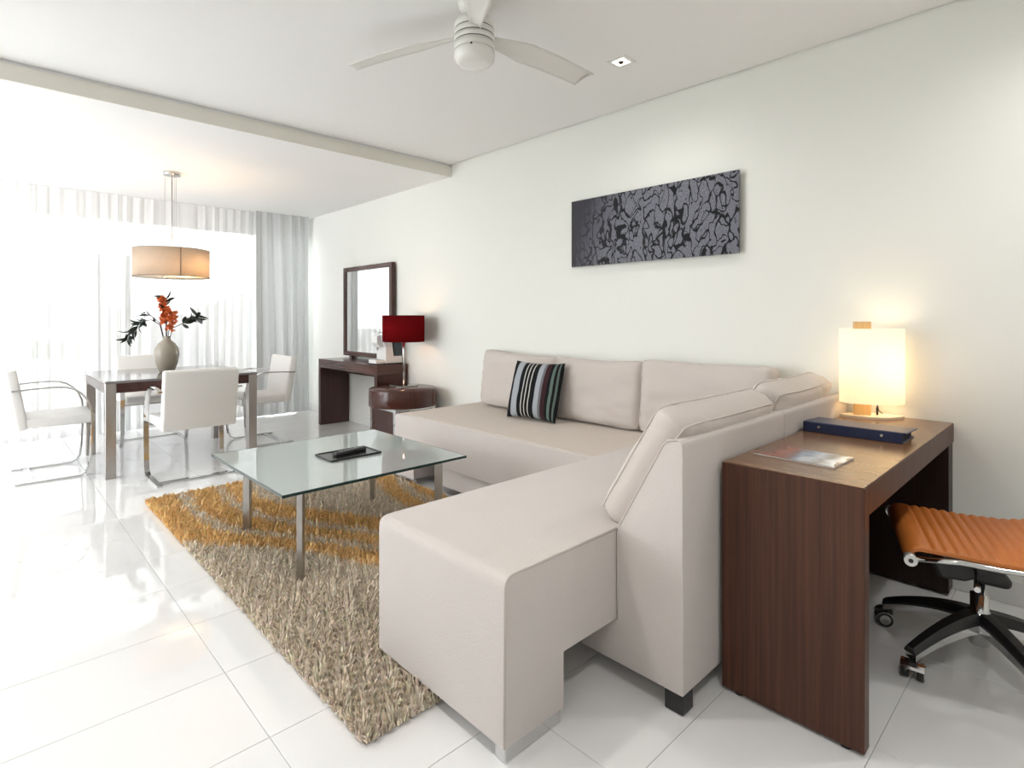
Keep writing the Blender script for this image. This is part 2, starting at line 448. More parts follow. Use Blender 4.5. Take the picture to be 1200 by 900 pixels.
M_leafd = mat('distant leaves', (0.16, 0.20, 0.13), 0.9, var=(0.4, 0.3)); M_trunk = mat('distant trunk', (0.12, 0.09, 0.07), 0.9)
random.seed(3)
for k in range(11):
    u = 4+k*10.5+random.uniform(-1, 1); d = 130+(k % 3)*25; x, y, z = far_point(u, d, random.uniform(396, 404))
    t = thing('tree', 'grey green tree in the hazy town beyond the balcony parapet', 'tree', (x, y, -24), 'trees beyond the balcony')
    b = B(); r = random.uniform(1.9, 2.5)
    bmesh.ops.create_icosphere(b, subdivisions=3, radius=r, matrix=Matrix.Translation((0, 0, z+24-r*0.9)))
    for v in b.verts:
        c = Vector((0, 0, z+24-r*0.9)); d_ = v.co-c
        v.co = c + d_*(1+0.35*mnoise.noise(d_*0.6+Vector((k, 0, 0))))
    obj('crown', b, M_leafd, t, world=False)
    b = B(); tube(b, [(0, 0, 0), (0, 0, z+24-r)], 0.35, 6); obj('trunk', b, M_trunk, t, world=False)

# ------------------------------------------------------------------ curtains
M_sheer = sheer('sheer voile', (0.95, 0.95, 0.955), 0.115, 0.06)
M_drape = sheer('pale grey drape', (0.72, 0.73, 0.735), 0.0, 0.14)
def curtain(name, x0, x1, y, z0, z1, pitch, amp, seed, m, label, flare=0.0):
    rnd = random.Random(seed)
    t = thing(name, label, 'curtain', ((x0+x1)/2, y, 0))
    # fold positions
    xs = []; x = x0; ph = 0.0; n = int((x1-x0)/0.006)
    b = B(); rows = [z1, z1-0.12, 1.7, 1.0, 0.4, z0+0.10, z0]
    grid = []
    for iz, z in enumerate(rows):
        row = []
        k = 0.55+0.45*(z1-z)/(z1-z0)
        for i in range(n+1):
            s = i/n; x = x0+(x1-x0)*s
            ww = s*(x1-x0)/pitch
            nz = 1.7*mnoise.noise(Vector((x*1.7+seed*3.3, z*0.12, seed)))
            p = 2*PI*(ww + 0.9*nz)
            a = amp*k*(0.45+0.9*abs(mnoise.noise(Vector((x*2.1, seed*1.7, z*0.1)))))
            yy = y + a*math.sin(p) + 0.3*a*math.sin(2.3*p+1)
            xx = x + 0.75*a*math.sin(2*p+0.6) + flare*(s-0.5)*(z1-z)*0.05
            row.append(b.verts.new((xx, yy, z)))
        grid.append(row)
    for r0, r1 in zip(grid, grid[1:]):
        for i in range(n): b.faces.new((r0[i], r0[i+1], r1[i+1], r1[i])).smooth = True
    obj('fabric', b, m, t)
    b = B(); box(b, x0, x1, y-0.012, y+0.012, z1-0.001, z1+0.001); obj('heading_tape', b, M_white, t)
    return t
curtain('sheer_curtain', -0.55, 2.60, CY_, 0.012, CZ2-0.003, 0.12, 0.013, 1, M_sheer, 'sheer white curtain hanging behind the dining table')
curtain('sheer_curtain', -2.55, -0.56, CY_, 0.012, CZ2-0.003, 0.12, 0.013, 2, M_sheer, 'sheer white curtain at the far left of the glass doors')
curtain('drape_curtain', 2.46, 3.12, CY_-0.085, 0.012, CZ2-0.003, 0.105, 0.034, 5, M_drape, 'pale grey heavy drape gathered beside the right wall')

# ------------------------------------------------------------------ ceiling fan
fx, fy = 1.62, 1.94
t = thing('ceiling_fan', 'white three-bladed ceiling fan with a ribbed drum motor', 'ceiling fan', (fx, fy, CZ))
M_fan = mat('fan white', (0.80, 0.79, 0.75), 0.35); M_slot = mat('dark slot', (0.03, 0.03, 0.03), 0.6)
b = B(); lathe(b, [(0, CZ), (0.075, CZ), (0.070, CZ-0.03), (0.045, CZ-0.055), (0, CZ-0.055)], fx, fy); obj('canopy', b, M_fan, t)
b = B(); lathe(b, [(0.022, CZ-0.05), (0.022, 2.57), (0, 2.57)], fx, fy, 20); obj('stem', b, M_fan, t)
zt, zb = 2.575, 2.425
prof = [(0, zt), (0.060, zt), (0.080, zt-0.012), (0.091, zt-0.035)]
for k in range(3):
    z = zt-0.058-k*0.028
    prof += [(0.091, z+0.002), (0.084, z+0.002), (0.084, z-0.002), (0.091, z-0.002)]
prof += [(0.091, zb), (0.0, zb)]
b = B(); lathe(b, prof, fx, fy, 40); motor = obj('motor_housing', b, M_fan, t)
for k in range(3):
    z = zt-0.058-k*0.028
    b = B(); lathe(b, [(0.0845, z-0.0019), (0.0900, z-0.0019), (0.0900, z+0.0019), (0.0845, z+0.0019)], fx, fy, 40); obj('groove', b, M_slot, motor)
b = B(); lathe(b, [(0.0, zb), (0.091, zb), (0.093, zb-0.012), (0.091, zb-0.035), (0.080, zb-0.052), (0.055, zb-0.060), (0, zb-0.062)], fx, fy, 40); obj('cap', b, mat('fan cap white', (0.84, 0.83, 0.80), 0.25), t)
ax = math.atan2(-fy, -fx)
b = B(); bmesh.ops.create_icosphere(b, subdivisions=2, radius=0.005, matrix=Matrix.Translation((fx+0.0915*math.cos(ax-0.15), fy+0.0915*math.sin(ax-0.15), zb-0.004))); obj('sensor', b, M_slot, t)
for ang in (-8, 114, 232):
    b = B(); n = 16; top = []; bot = []
    for i in range(n+1):
        s = i/n; r = 0.07+s*0.62
        wd = 0.050+0.080*min(1, s/0.35)**1.3 if s < 0.35 else 0.130-0.020*(s-0.35)/0.65
        pitch = R(24-9*min(1, s/0.4))
        z = 2.497+0.012*math.sin(s*PI)-0.030*s
        row_t, row_b = [], []
        for j in range(7):
            q = -0.5+j/6; c = q*wd
            rr = r-(0.035*(q+0.5) if i == n else 0)
            cam_ = 0.010*(1-(2*q)**2)
            lat, h = c*math.cos(pitch), -c*math.sin(pitch)+cam_
            th = R(ang)
            X = fx + rr*math.cos(th) - lat*math.sin(th); Y = fy + rr*math.sin(th) + lat*math.cos(th)
            row_t.append(b.verts.new((X, Y, z+h+0.003))); row_b.append(b.verts.new((X, Y, z+h-0.003)))
        top.append(row_t); bot.append(row_b)
    for i in range(n):
        for j in range(6):
            b.faces.new((top[i][j], top[i+1][j], top[i+1][j+1], top[i][j+1])).smooth = True
            b.faces.new((bot[i][j], bot[i][j+1], bot[i+1][j+1], bot[i+1][j])).smooth = True
        for j in (0, 6): b.faces.new((top[i][j], top[i+1][j], bot[i+1][j], bot[i][j]))
    for i in (0, n):
        for j in range(6): b.faces.new((top[i][j], top[i][j+1], bot[i][j+1], bot[i][j]))
    obj('blade', b, M_fan, t)

# recessed spotlights: one in view, the others added out of view as fill light
M_spot = emit('spot glow', (1.0, 0.88, 0.70), 2.0)
def spotlight(dx, dy, label, power):
    t = thing('recessed_spotlight', label, 'spotlight', (dx, dy, CZ), 'recessed ceiling spotlights')
    b = B()
    for (x0, x1, y0, y1) in ((-.06, .06, -.06, -.038), (-.06, .06, .038, .06), (-.06, -.038, -.038, .038), (.038, .06, -.038, .038)):
        box(b, dx+x0, dx+x1, dy+y0, dy+y1, CZ-0.004, CZ)
    obj('trim_ring', b, M_white, t)
    b = B(); box(b, dx-.037, dx+.037, dy-.037, dy+.037, CZ-0.0025, CZ-0.0005); obj('diffuser', b, M_spot, t)
    b = B(); lathe(b, [(0, CZ-0.010), (0.013, CZ-0.010), (0.016, CZ-0.002)], dx, dy, 16); obj('bulb', b, M_blackmetal, t)
    ld = bpy.data.lights.new('spot_light', 'SPOT'); ld.energy = power; ld.color = (1.0, 0.975, 0.95); ld.spot_size = R(165); ld.spot_blend = 1.0; ld.shadow_soft_size = 0.06
    lo = bpy.data.objects.new('spot_light', ld); C.objects.link(lo); lo.parent = t; lo.location = (0, 0, -0.03)
spotlight(2.585, 1.825, 'small square recessed spotlight in the white ceiling beside the fan', SPOT_W*0.35)
for k, (dx, dy) in enumerate(((2.585, -0.205), (0.555, 1.825), (0.555, -0.205), (-1.475, 1.825), (-1.475, -0.205))):
    spotlight(dx, dy, 'small square recessed spotlight added for fill above the camera, outside the picture', SPOT_W*(0.8 if k == 0 else 1.1))

# ------------------------------------------------------------------ pendant lamp
px, py = 1.265, 5.77
t = thing('pendant_lamp', 'beige fabric drum pendant lamp over the dining table', 'pendant lamp', (px, py, CZ2))
b = B(); lathe(b, [(0, CZ2), (0.070, CZ2), (0.070, CZ2-0.028), (0, CZ2-0.028)], px, py); obj('ceiling_plate', b, M_chrome, t)
b = B(); tube(b, [(px, py, CZ2-0.02), (px, py, 1.78)], 0.0045, 8); obj('cord', b, M_steel, t)
for k in range(3):
    a_ = R(40+120*k); b = B(); tube(b, [(px+0.055*math.cos(a_), py+0.055*math.sin(a_), CZ2-0.02), (px+0.055*math.cos(a_), py+0.055*math.sin(a_), 1.83)], 0.0012, 5); obj('suspension_wire', b, M_steel, t)
M_pshade = fabric_shade('pendant linen', (0.68, 0.59, 0.49), 0.45)
b = B(); lathe(b, [(0.298, 1.590), (0.300, 1.590), (0.300, 1.835), (0.298, 1.835), (0.298, 1.590)], px, py, 64); sh = obj('shade', b, M_pshade, t)
M_trim = mat('shade binding', (0.20, 0.15, 0.11), 0.8)
for z in (1.588, 1.833):
    b = B(); lathe(b, [(0.2975, z), (0.3012, z), (0.3012, z+0.004), (0.2975, z+0.004), (0.2975, z)], px, py, 64); obj('binding', b, M_trim, sh)
sa = math.atan2(-py, -px)+0.22
b = B(); tube(b, [(px+0.301*math.cos(sa), py+0.301*math.sin(sa), 1.59), (px+0.301*math.cos(sa), py+0.301*math.sin(sa), 1.835)], 0.004, 6); obj('seam', b, M_trim, sh)
b = B(); lathe(b, [(0, 1.597), (0.296, 1.597), (0.296, 1.593), (0, 1.593)], px, py, 64); obj('diffuser', b, fabric_shade('pendant diffuser', (0.9, 0.87, 0.8), 0.6), t)
b = B(); 
for k in range(3):
    a_ = R(60+120*k); tube(b, [(px, py, 1.80), (px+0.297*math.cos(a_), py+0.297*math.sin(a_), 1.832)], 0.003, 6)
obj('shade_spider', b, M_steel, t)
M_bulb = emit('warm bulb', (1.0, 0.74, 0.44), 6)
for k in range(3):
    a_ = R(100+120*k); b = B(); bmesh.ops.create_icosphere(b, subdivisions=2, radius=0.028, matrix=Matrix.Translation((px+0.10*math.cos(a_), py+0.10*math.sin(a_), 1.71))); obj('bulb', b, M_bulb, t, True)
    b = B(); lathe(b, [(0, 1.5925), (0.012, 1.5925), (0.010, 1.582), (0, 1.581)], px+0.12*math.cos(a_), py+0.12*math.sin(a_), 12); obj('finial', b, M_chrome, t)
def lamp_light(name, loc, power, col, rad, parent):
    ld = bpy.data.lights.new(name, 'POINT'); ld.energy = power; ld.color = col; ld.shadow_soft_size = rad
    lo = bpy.data.objects.new(name, ld); C.objects.link(lo); lo.parent = parent; lo.location = Vector(loc)-parent.location
lamp_light('pendant_light', (px+0.10, py-0.12, 1.70), 3.5, (1.0, 0.66, 0.36), 0.05, t)

# ------------------------------------------------------------------ painting
t = thing('painting', 'long dark canvas print with a black cracked vein pattern on the wall', 'painting', (WX-0.02, 2.04, 1.596))
M_art = mat('vein print', (0.1, 0.1, 0.12), 0.6, spec=0.25); nt = M_art.node_tree; L = nt.links; p = nt.nodes['Principled BSDF']
tc = nt.nodes.new('ShaderNodeTexCoord'); mp = nt.nodes.new('ShaderNodeMapping'); mp.inputs['Scale'].default_value = (1, 0.95, 0.58)
mp.inputs['Rotation'].default_value = (R(-12), 0, 0)
L.new(tc.outputs['Object'], mp.inputs[0])
wn = nt.nodes.new('ShaderNodeTexNoise'); wn.inputs['Scale'].default_value = 11; wn.inputs['Detail'].default_value = 3; L.new(mp.outputs[0], wn.inputs['Vector'])
am = nt.nodes.new('ShaderNodeVectorMath'); am.operation = 'MULTIPLY_ADD'; am.inputs[1].default_value = (0, 0.085, 0.085)
L.new(wn.outputs['Color'], am.inputs[0]); L.new(mp.outputs[0], am.inputs[2])
sq = nt.nodes.new('ShaderNodeVectorMath'); sq.operation = 'MULTIPLY'; sq.inputs[1].default_value = (0, 1, 1); L.new(am.outputs[0], sq.inputs[0])
def contour(scale, off, lvl):
    n_ = nt.nodes.new('ShaderNodeTexNoise'); n_.inputs['Scale'].default_value = scale; n_.inputs['Detail'].default_value = 0.6; n_.inputs['Distortion'].default_value = 0.25
    ad_ = nt.nodes.new('ShaderNodeVectorMath'); ad_.operation = 'ADD'; ad_.inputs[1].default_value = off; L.new(sq.outputs[0], ad_.inputs[0]); L.new(ad_.outputs[0], n_.inputs['Vector'])
    s1 = nt.nodes.new('ShaderNodeMath'); s1.operation = 'SUBTRACT'; s1.inputs[1].default_value = lvl; L.new(n_.outputs['Fac'], s1.inputs[0])
    s2 = nt.nodes.new('ShaderNodeMath'); s2.operation = 'ABSOLUTE'; L.new(s1.outputs[0], s2.inputs[0]); return s2
c1, c2 = contour(15, (3, 1, 2), 0.5), contour(15, (9, 5, 7), 0.48)
mn = nt.nodes.new('ShaderNodeMath'); mn.operation = 'MINIMUM'; L.new(c1.outputs[0], mn.inputs[0]); L.new(c2.outputs[0], mn.inputs[1])
st = nt.nodes.new('ShaderNodeMapRange'); st.inputs[1].default_value = 0.018; st.inputs[2].default_value = 0.032; L.new(mn.outputs[0], st.inputs[0])
# small black spots inside the cells
n3 = nt.nodes.new('ShaderNodeTexNoise'); n3.inputs['Scale'].default_value = 42; n3.inputs['Detail'].default_value = 2; L.new(sq.outputs[0], n3.inputs['Vector'])
sp = nt.nodes.new('ShaderNodeMapRange'); sp.inputs[1].default_value = 0.31; sp.inputs[2].default_value = 0.35; L.new(n3.outputs['Fac'], sp.inputs[0])
mm = nt.nodes.new('ShaderNodeMath'); mm.operation = 'MULTIPLY'; L.new(st.outputs[0], mm.inputs[0]); L.new(sp.outputs[0], mm.inputs[1])
n4 = nt.nodes.new('ShaderNodeTexNoise'); n4.inputs['Scale'].default_value = 260; L.new(sq.outputs[0], n4.inputs['Vector'])
cr = nt.nodes.new('ShaderNodeValToRGB'); cr.color_ramp.elements[0].position = 0.3; cr.color_ramp.elements[0].color = (0.075, 0.075, 0.095, 1); cr.color_ramp.elements[1].position = 0.75; cr.color_ramp.elements[1].color = (0.29, 0.295, 0.345, 1)
L.new(n4.outputs['Fac'], cr.inputs[0])
mxc = nt.nodes.new('ShaderNodeMix'); mxc.data_type = 'RGBA'; mxc.inputs[6].default_value = (0.004, 0.004, 0.006, 1)
L.new(mm.outputs[0], mxc.inputs[0]); L.new(cr.outputs[0], mxc.inputs[7])
# the print fades to plain charcoal at its far end
sx = nt.nodes.new('ShaderNodeSeparateXYZ'); L.new(tc.outputs['Object'], sx.inputs[0])
fd = nt.nodes.new('ShaderNodeMapRange'); fd.inputs[1].default_value = 0.66; fd.inputs[2].default_value = 0.32
zz = nt.nodes.new('ShaderNodeMath'); zz.operation = 'MULTIPLY_ADD'; zz.inputs[1].default_value = 0.35; L.new(sx.outputs['Z'], zz.inputs[0]); L.new(sx.outputs['Y'], zz.inputs[2])
L.new(zz.outputs[0], fd.inputs[0])
mf = nt.nodes.new('ShaderNodeMix'); mf.data_type = 'RGBA'; mf.inputs[6].default_value = (0.045, 0.043, 0.055, 1)
L.new(fd.outputs[0], mf.inputs[0]); L.new(mxc.outputs[2], mf.inputs[7]); L.new(mf.outputs[2], p.inputs['Base Color'])
b = B(); box(b, WX-0.036, WX-0.026, 1.415, 2.665, 1.596, 2.075); pa = obj('print_panel', b, M_art, t)
b = B(); box(b, WX-0.026, WX-0.001, 1.55, 2.53, 1.70, 1.97); obj('wall_mount', b, M_blackmetal, t)

# ------------------------------------------------------------------ sectional sofa
sofa = thing('sectional_sofa', 'large beige linen corner sofa with a chaise end on chrome feet', 'sofa', (2.3, 2.2, 0))
def soft_prism(pts, axis, a, b_, bev):
    bm = B(); prism(bm, pts, axis, a, b_, bev, 4)
    for f in bm.faces: f.smooth = True
    return bm
def rounded(pts, idx, r, n=4):
    """round the polygon corners listed in idx"""
    out = []
    m = len(pts)
    for i, p in enumerate(pts):
        if i not in idx: out.append(p); continue
        P = Vector(p); A = Vector(pts[i-1])-P; D = Vector(pts[(i+1) % m])-P
        A.normalize(); D.normalize(); s, e = P+A*r, P+D*r
        for k in range(n+1):
            t_ = k/n; q = s*(1-t_)**2 + P*2*t_*(1-t_) + e*t_*t_
            out.append((q.x, q.y))
    return out
# chaise: one upholstered block, its end drops to the floor, cut away behind
ch = rounded([(1.035, 0.042), (1.282, 0.042), (1.282, 0.212), (3.165, 0.212), (3.165, 0.515), (1.035, 0.515)], {5}, 0.038, 6)
o = obj('chaise_seat', soft_prism(ch, 'y', 1.112, 1.772, 0.012), M_sofa, sofa); chaise = o
b = B()
lp = rounded([(1.55, 0.516), (1.036, 0.516), (1.034, 0.05)], {1}, 0.038, 6)
tube(b, [(x, 1.1125, z) for x, z in lp], 0.0045, 6); obj('piping', b, M_cushion, chaise)
# wall side seat with the same cut away end
ws = rounded([(3.695, 0.042), (3.695, 0.495), (1.778, 0.495), (1.778, 0.195), (3.44, 0.195), (3.44, 0.042)], {1, 4}, 0.035, 5)
bed = obj('long_seat', soft_prism(ws, 'x', 2.295, 3.165, 0.016), M_sofa, sofa)
b = B(); box(b, 2.325, 3.150, 1.80, 3.665, 0.480, 0.4985, 0.003, 1); obj('seat_lit_panel', b, weave('seat linen warm lit', (0.61, 0.53, 0.46), 300, 0.35), bed)  # same linen, with the warm light on the seat put into the colour
b = B(); box(b, 2.325, 3.16, 1.78, 3.20, 0.055, 0.194, 0.01); obj('seat_base', b, M_sofa, sofa)
b = B(); box(b, 1.60, 2.32, 1.115, 1.76, 0.055, 0.211, 0.008); obj('seat_base', b, M_sofa, sofa)
# backrest that stands behind the chaise, in two lengths
bp = rounded([(0.868, 0.068), (1.262, 0.068), (1.262, 0.210), (1.108, 0.210), (1.108, 0.515), (0.925, 0.842), (0.868, 0.848)], {4, 5, 6}, 0.02, 4)
for x0, x1 in ((1.548, 2.348), (2.352, 3.165)):
    o = obj('backrest', soft_prism(bp, 'x', x0, x1, 0.008), M_sofa, sofa)
    if x0 < 2:
        b = B(); tube(b, [(1.5485, y, z) for y, z in [(1.107, 0.23), (1.107, 0.505), (1.098, 0.535), (0.935, 0.826), (0.918, 0.842), (0.885, 0.847)]], 0.003, 6); obj('piping', b, M_cushion, o)
# feet
b = B(); box(b, 1.042, 1.272, 1.117, 1.16, 0.001, 0.042, 0.003); obj('chrome_foot', b, M_chrome, sofa)
b = B(); box(b, 1.060, 1.27, 1.70, 1.76, 0.018, 0.042, 0.002, 1); obj('foot', b, M_blackplastic, sofa)
b = B(); box(b, 2.290, 2.335, 3.455, 3.700, 0.001, 0.042, 0.004); obj('chrome_foot', b, M_chrome, sofa)
for x, y in ((1.59, 0.905), (3.10, 0.905), (3.10, 3.62), (2.37, 1.85), (3.10, 1.85)):
    b = B(); box(b, x-0.032, x+0.032, y-0.032, y+0.032, 0.001, 0.069, 0.003, 1); obj('foot', b, M_blackplastic, sofa)

def place_cushion(w_, h_, t_, M, label, seed, m, group=None, rim=True, pinch=0.03, droop=0.0, name='back_cushion', wr=0.006, **kw):
    o = obj(name, pillow(w_, h_, t_, wr=wr, seed=seed, pinch=pinch, droop=droop, **kw), m, smooth=True)
    o.matrix_world = M; tag(o, label, 'cushion', group)
    if rim:
        bx = kw.get('boxed', 0.0)
        for yy in ((-bx*t_/2, bx*t_/2) if bx else (0.0,)):
            b = B(); tube(b, [(q[0], yy, q[2]) for q in pillow_rim(w_, h_, pinch, droop)], 0.0036, 6, cap=False); c = obj('piping', b, m, None, True); c.parent = o
    return o
G = 'loose sofa back cushions'
def wallM(y, x=3.055, lean=4, rz=0, z=SEAT+0.004, roll=0): return Matrix.Translation((x, y, z)) @ Matrix.Rotation(R(-90+rz), 4, 'Z') @ Matrix.Rotation(R(-lean), 4, 'X') @ Matrix.Rotation(R(roll), 4, 'Y')
place_cushion(0.80, 0.45, 0.19, wallM(3.135, lean=5, roll=2.0), 'beige back cushion at the lamp end, partly behind the striped pillow', 1, M_cushion, G, droop=0.012, wr=0.012, p=4.0, e=0.5, boxed=0.45)
place_cushion(0.74, 0.445, 0.19, wallM(2.365, lean=5), 'beige back cushion right of the striped pillow, middle of the wall row', 2, M_cushion, G, droop=0.015, wr=0.012, p=4.0, e=0.5, boxed=0.45)
place_cushion(0.82, 0.46, 0.19, wallM(1.585, lean=5), 'beige back cushion along the wall in the sofa corner', 3, M_cushion, G, droop=0.01, wr=0.012, p=4.0, e=0.5, boxed=0.45)
def backM(x, y=1.158, lean=31, z=0.522, rz=0): return Matrix.Translation((x, y, z)) @ Matrix.Rotation(R(rz), 4, 'Z') @ Matrix.Rotation(R(lean), 4, 'X')
place_cushion(0.74, 0.455, 0.165, backM(1.955, 1.165), 'beige back cushion leaning at the open chaise end, nearest the viewer', 4, M_cushion, G, droop=0.0, wr=0.009, p=4.0, e=0.5, boxed=0.62)
place_cushion(0.72, 0.465, 0.175, backM(2.70, 1.148, 27, rz=1), 'beige back cushion leaning in front of the glowing desk lamp', 5, M_cushion, G, droop=0.01, wr=0.012, p=4.0, e=0.5, boxed=0.55)
# striped pillow
M_str = weave('striped cloth', (0.1, 0.1, 0.1), 500, 0.3); M_str.node_tree.nodes['Principled BSDF'].inputs['Sheen Weight'].default_value = 0; M_str.node_tree.nodes['Principled BSDF'].inputs['Specular IOR Level'].default_value = 0.2; nt = M_str.node_tree; L = nt.links; p = nt.nodes['Principled BSDF']
tc = nt.nodes.new('ShaderNodeTexCoord'); sx = nt.nodes.new('ShaderNodeSeparateXYZ'); mr = nt.nodes.new('ShaderNodeMapRange')
mr.inputs[1].default_value = -0.215; mr.inputs[2].default_value = 0.215
cr = nt.nodes.new('ShaderNodeValToRGB'); cr.color_ramp.interpolation = 'CONSTANT'
BLK, GRY, WHT, MAR, GRN = (0.010, 0.010, 0.012), (0.36, 0.38, 0.41), (0.58, 0.57, 0.52), (0.045, 0.018, 0.022), (0.13, 0.18, 0.16)
stops = [(0.0, BLK), (0.13, GRY), (0.27, BLK), (0.355, WHT), (0.372, BLK), (0.425, WHT), (0.442, BLK), (0.50, WHT), (0.517, BLK), (0.61, GRY), (0.70, (0.16, 0.16, 0.17)), (0.745, MAR), (0.82, BLK), (0.865, GRN), (0.91, BLK), (0.945, GRN), (0.965, BLK)]
e = cr.color_ramp.elements
while len(e) < len(stops): e.new(0.5)
for k, (q, c) in enumerate(stops): e[k].position = q; e[k].color = (*c, 1)
L.new(tc.outputs['Object'], sx.inputs[0]); L.new(sx.outputs['X'], mr.inputs[0]); L.new(mr.outputs[0], cr.inputs[0]); L.new(cr.outputs[0], p.inputs['Base Color'])
place_cushion(0.43, 0.42, 0.15, Matrix.Translation((2.81, 2.755, SEAT+0.004)) @ Matrix.Rotation(R(-90+7), 4, 'Z') @ Matrix.Rotation(R(-17), 4, 'X'),
              'black and grey striped throw pillow on the long sofa seat', 6, M_str, None, False, 0.07, 0.0, 'throw_pillow', 0.004, p=3.0, e=0.5)

# ------------------------------------------------------------------ shag rug
RX0, RX1, RY0, RY1 = 0.79, 2.27, 1.435, 4.31
M_back = mat('rug backing', (0.30, 0.24, 0.17), 0.95)
b = B(); box(b, RX0+0.012, RX1, RY0+0.012, RY1-0.012, 0.001, 0.010); rug = obj('shag_rug', b, M_back)
tag(rug, 'cream shag rug with curved golden stripes under the glass coffee table', 'rug')
rng = np.random.default_rng(5)
N = 170000
pxs = rng.uniform(RX0, RX1, N*2); pys = rng.uniform(RY0, RY1, N*2)
# fewer strands far away and none where the sofa stands on the rug
keep = rng.uniform(size=N*2) < np.clip(1.25-0.20*(pys-1.4), 0.5, 1.0)
keep &= ~((pxs > 1.06) & (pys < 1.76)) & (pxs+0.6*pys > 1.0)
pxs, pys = pxs[keep][:N], pys[keep][:N]; N = len(pxs)
ky = np.array([1.4, 1.9, 2.2, 2.5, 2.75, 3.0, 3.23, 3.43, 3.8, 4.35])
bands = [((1.72, 1.55, 1.44, 1.32, 1.22, 1.05, .855, .77, .66, .66), (2.0, 1.76, 1.62, 1.47, 1.353, 1.21, 1.05, .956, .927, .97)),
         ((2.1, 1.85, 1.70, 1.54, 1.42, 1.28, 1.125, 1.03, .985, 1.035), (2.25, 2.0, 1.86, 1.70, 1.56, 1.42, 1.29, 1.195, 1.15, 1.205)),
         ((2.3, 2.1, 1.93, 1.76, 1.62, 1.49, 1.37, 1.255, 1.20, 1.25), (2.4, 2.25, 2.1, 1.95, 1.80, 1.68, 1.57, 1.45, 1.34, 1.405)),
         ((2.5, 2.4, 2.3, 2.2, 2.05, 1.95, 1.98, 2.03, 2.17, 2.4), (2.6, 2.5, 2.4, 2.3, 2.16, 2.06, 2.10, 2.16, 2.32, 2.6)),
         ((2.5, 2.5, 2.5, 2.4, 2.25, 2.14, 2.17, 2.24, 2.4, 2.6), (2.6, 2.6, 2.6, 2.6, 2.6, 2.6, 2.6, 2.6, 2.6, 2.6))]
jx = pxs + rng.normal(0, 0.016, N); jy = pys + rng.normal(0, 0.016, N)
gold = np.zeros(N, bool)
for lo, hi in bands:
    gold |= (jx > np.interp(jy, ky, lo)) & (jx < np.interp(jy, ky, hi))
cream_c = np.array([0.80, 0.70, 0.565]); gold_c = np.array([0.86, 0.57, 0.25])
colr = np.where(gold[:, None], gold_c, cream_c)*rng.uniform(0.70, 1.25, (N, 1))*(1+rng.normal(0, 0.04, (N, 3)))
# clumped lean: strands lie over in tufts
cl = 0.017
ci = np.floor(pxs/cl).astype(int)*7919 + np.floor(pys/cl).astype(int)*104729
ca = ((ci*2654435761) % 4096)/4096.0*2*np.pi
ang = ca + rng.normal(0, 0.35, N)
lean = rng.uniform(0.006, 0.020, N); hgt = rng.uniform(0.8, 1.2, N)*(0.020+0.024*(((ci*40503) % 1024)/1024.0))
wid = rng.uniform(0.0020, 0.0038, N)
ex = np.minimum(np.minimum(pxs-RX0, RX1-pxs), np.minimum(pys-RY0, RY1-pys)); hgt *= np.clip(0.55+ex/0.04, 0.55, 1)
dx_, dy_ = np.cos(ang), np.sin(ang)
pa_ = rng.uniform(0, 2*np.pi, N); sxx, syy = np.cos(pa_)*wid, np.sin(pa_)*wid
V = np.zeros((N, 5, 3), np.float32)
for k, (f, zf, wf_) in enumerate(((0, 0, 1), (0, 0, -1), (0.45, 0.7, -1.1), (0.45, 0.7, 1.1), (1.0, 1.0, 0))):
    V[:, k, 0] = pxs + dx_*lean*f + sxx*wf_; V[:, k, 1] = pys + dy_*lean*f + syy*wf_; V[:, k, 2] = 0.008 + hgt*zf
me = bpy.data.meshes.new('pile')
base = (np.arange(N)*5)[:, None]
loops = np.concatenate([base+np.array([[0, 1, 2, 3]]), base+np.array([[3, 2, 4]])], axis=1).astype(np.int32).ravel()
starts = ((np.arange(N)*7)[:, None]+np.array([[0, 4]])).astype(np.int32).ravel()
me.vertices.add(N*5); me.vertices.foreach_set('co', V.ravel())
me.loops.add(N*7); me.loops.foreach_set('vertex_index', loops)
me.polygons.add(N*2); me.polygons.foreach_set('loop_start', starts)
me.update(calc_edges=True)
ca_ = me.color_attributes.new('yarn', 'FLOAT_COLOR', 'POINT')
cc = np.ones((N, 5, 4), np.float32); cc[:, :, :3] = np.clip(colr, 0, 1)[:, None, :]
ca_.data.foreach_set('color', cc.ravel())
M_pile = mat('shag yarn', (0.6, 0.5, 0.4), 0.85); nt = M_pile.node_tree
at = nt.nodes.new('ShaderNodeAttribute'); at.attribute_name = 'yarn'; nt.links.new(at.outputs['Color'], nt.nodes['Principled BSDF'].inputs['Base Color'])
me.materials.append(M_pile)
pile = bpy.data.objects.new('pile', me); C.objects.link(pile); pile.parent = rug; pile['kind'] = 'stuff'

# ------------------------------------------------------------------ coffee table
ct = thing('coffee_table', 'square glass coffee table on four steel bar legs', 'table', (1.45, 2.91, 0))
b = B(); box(b, 0.945, 1.955, 2.415, 3.415, 0.4475, 0.4595); top = obj('glass_top', b, M_tglass, ct)
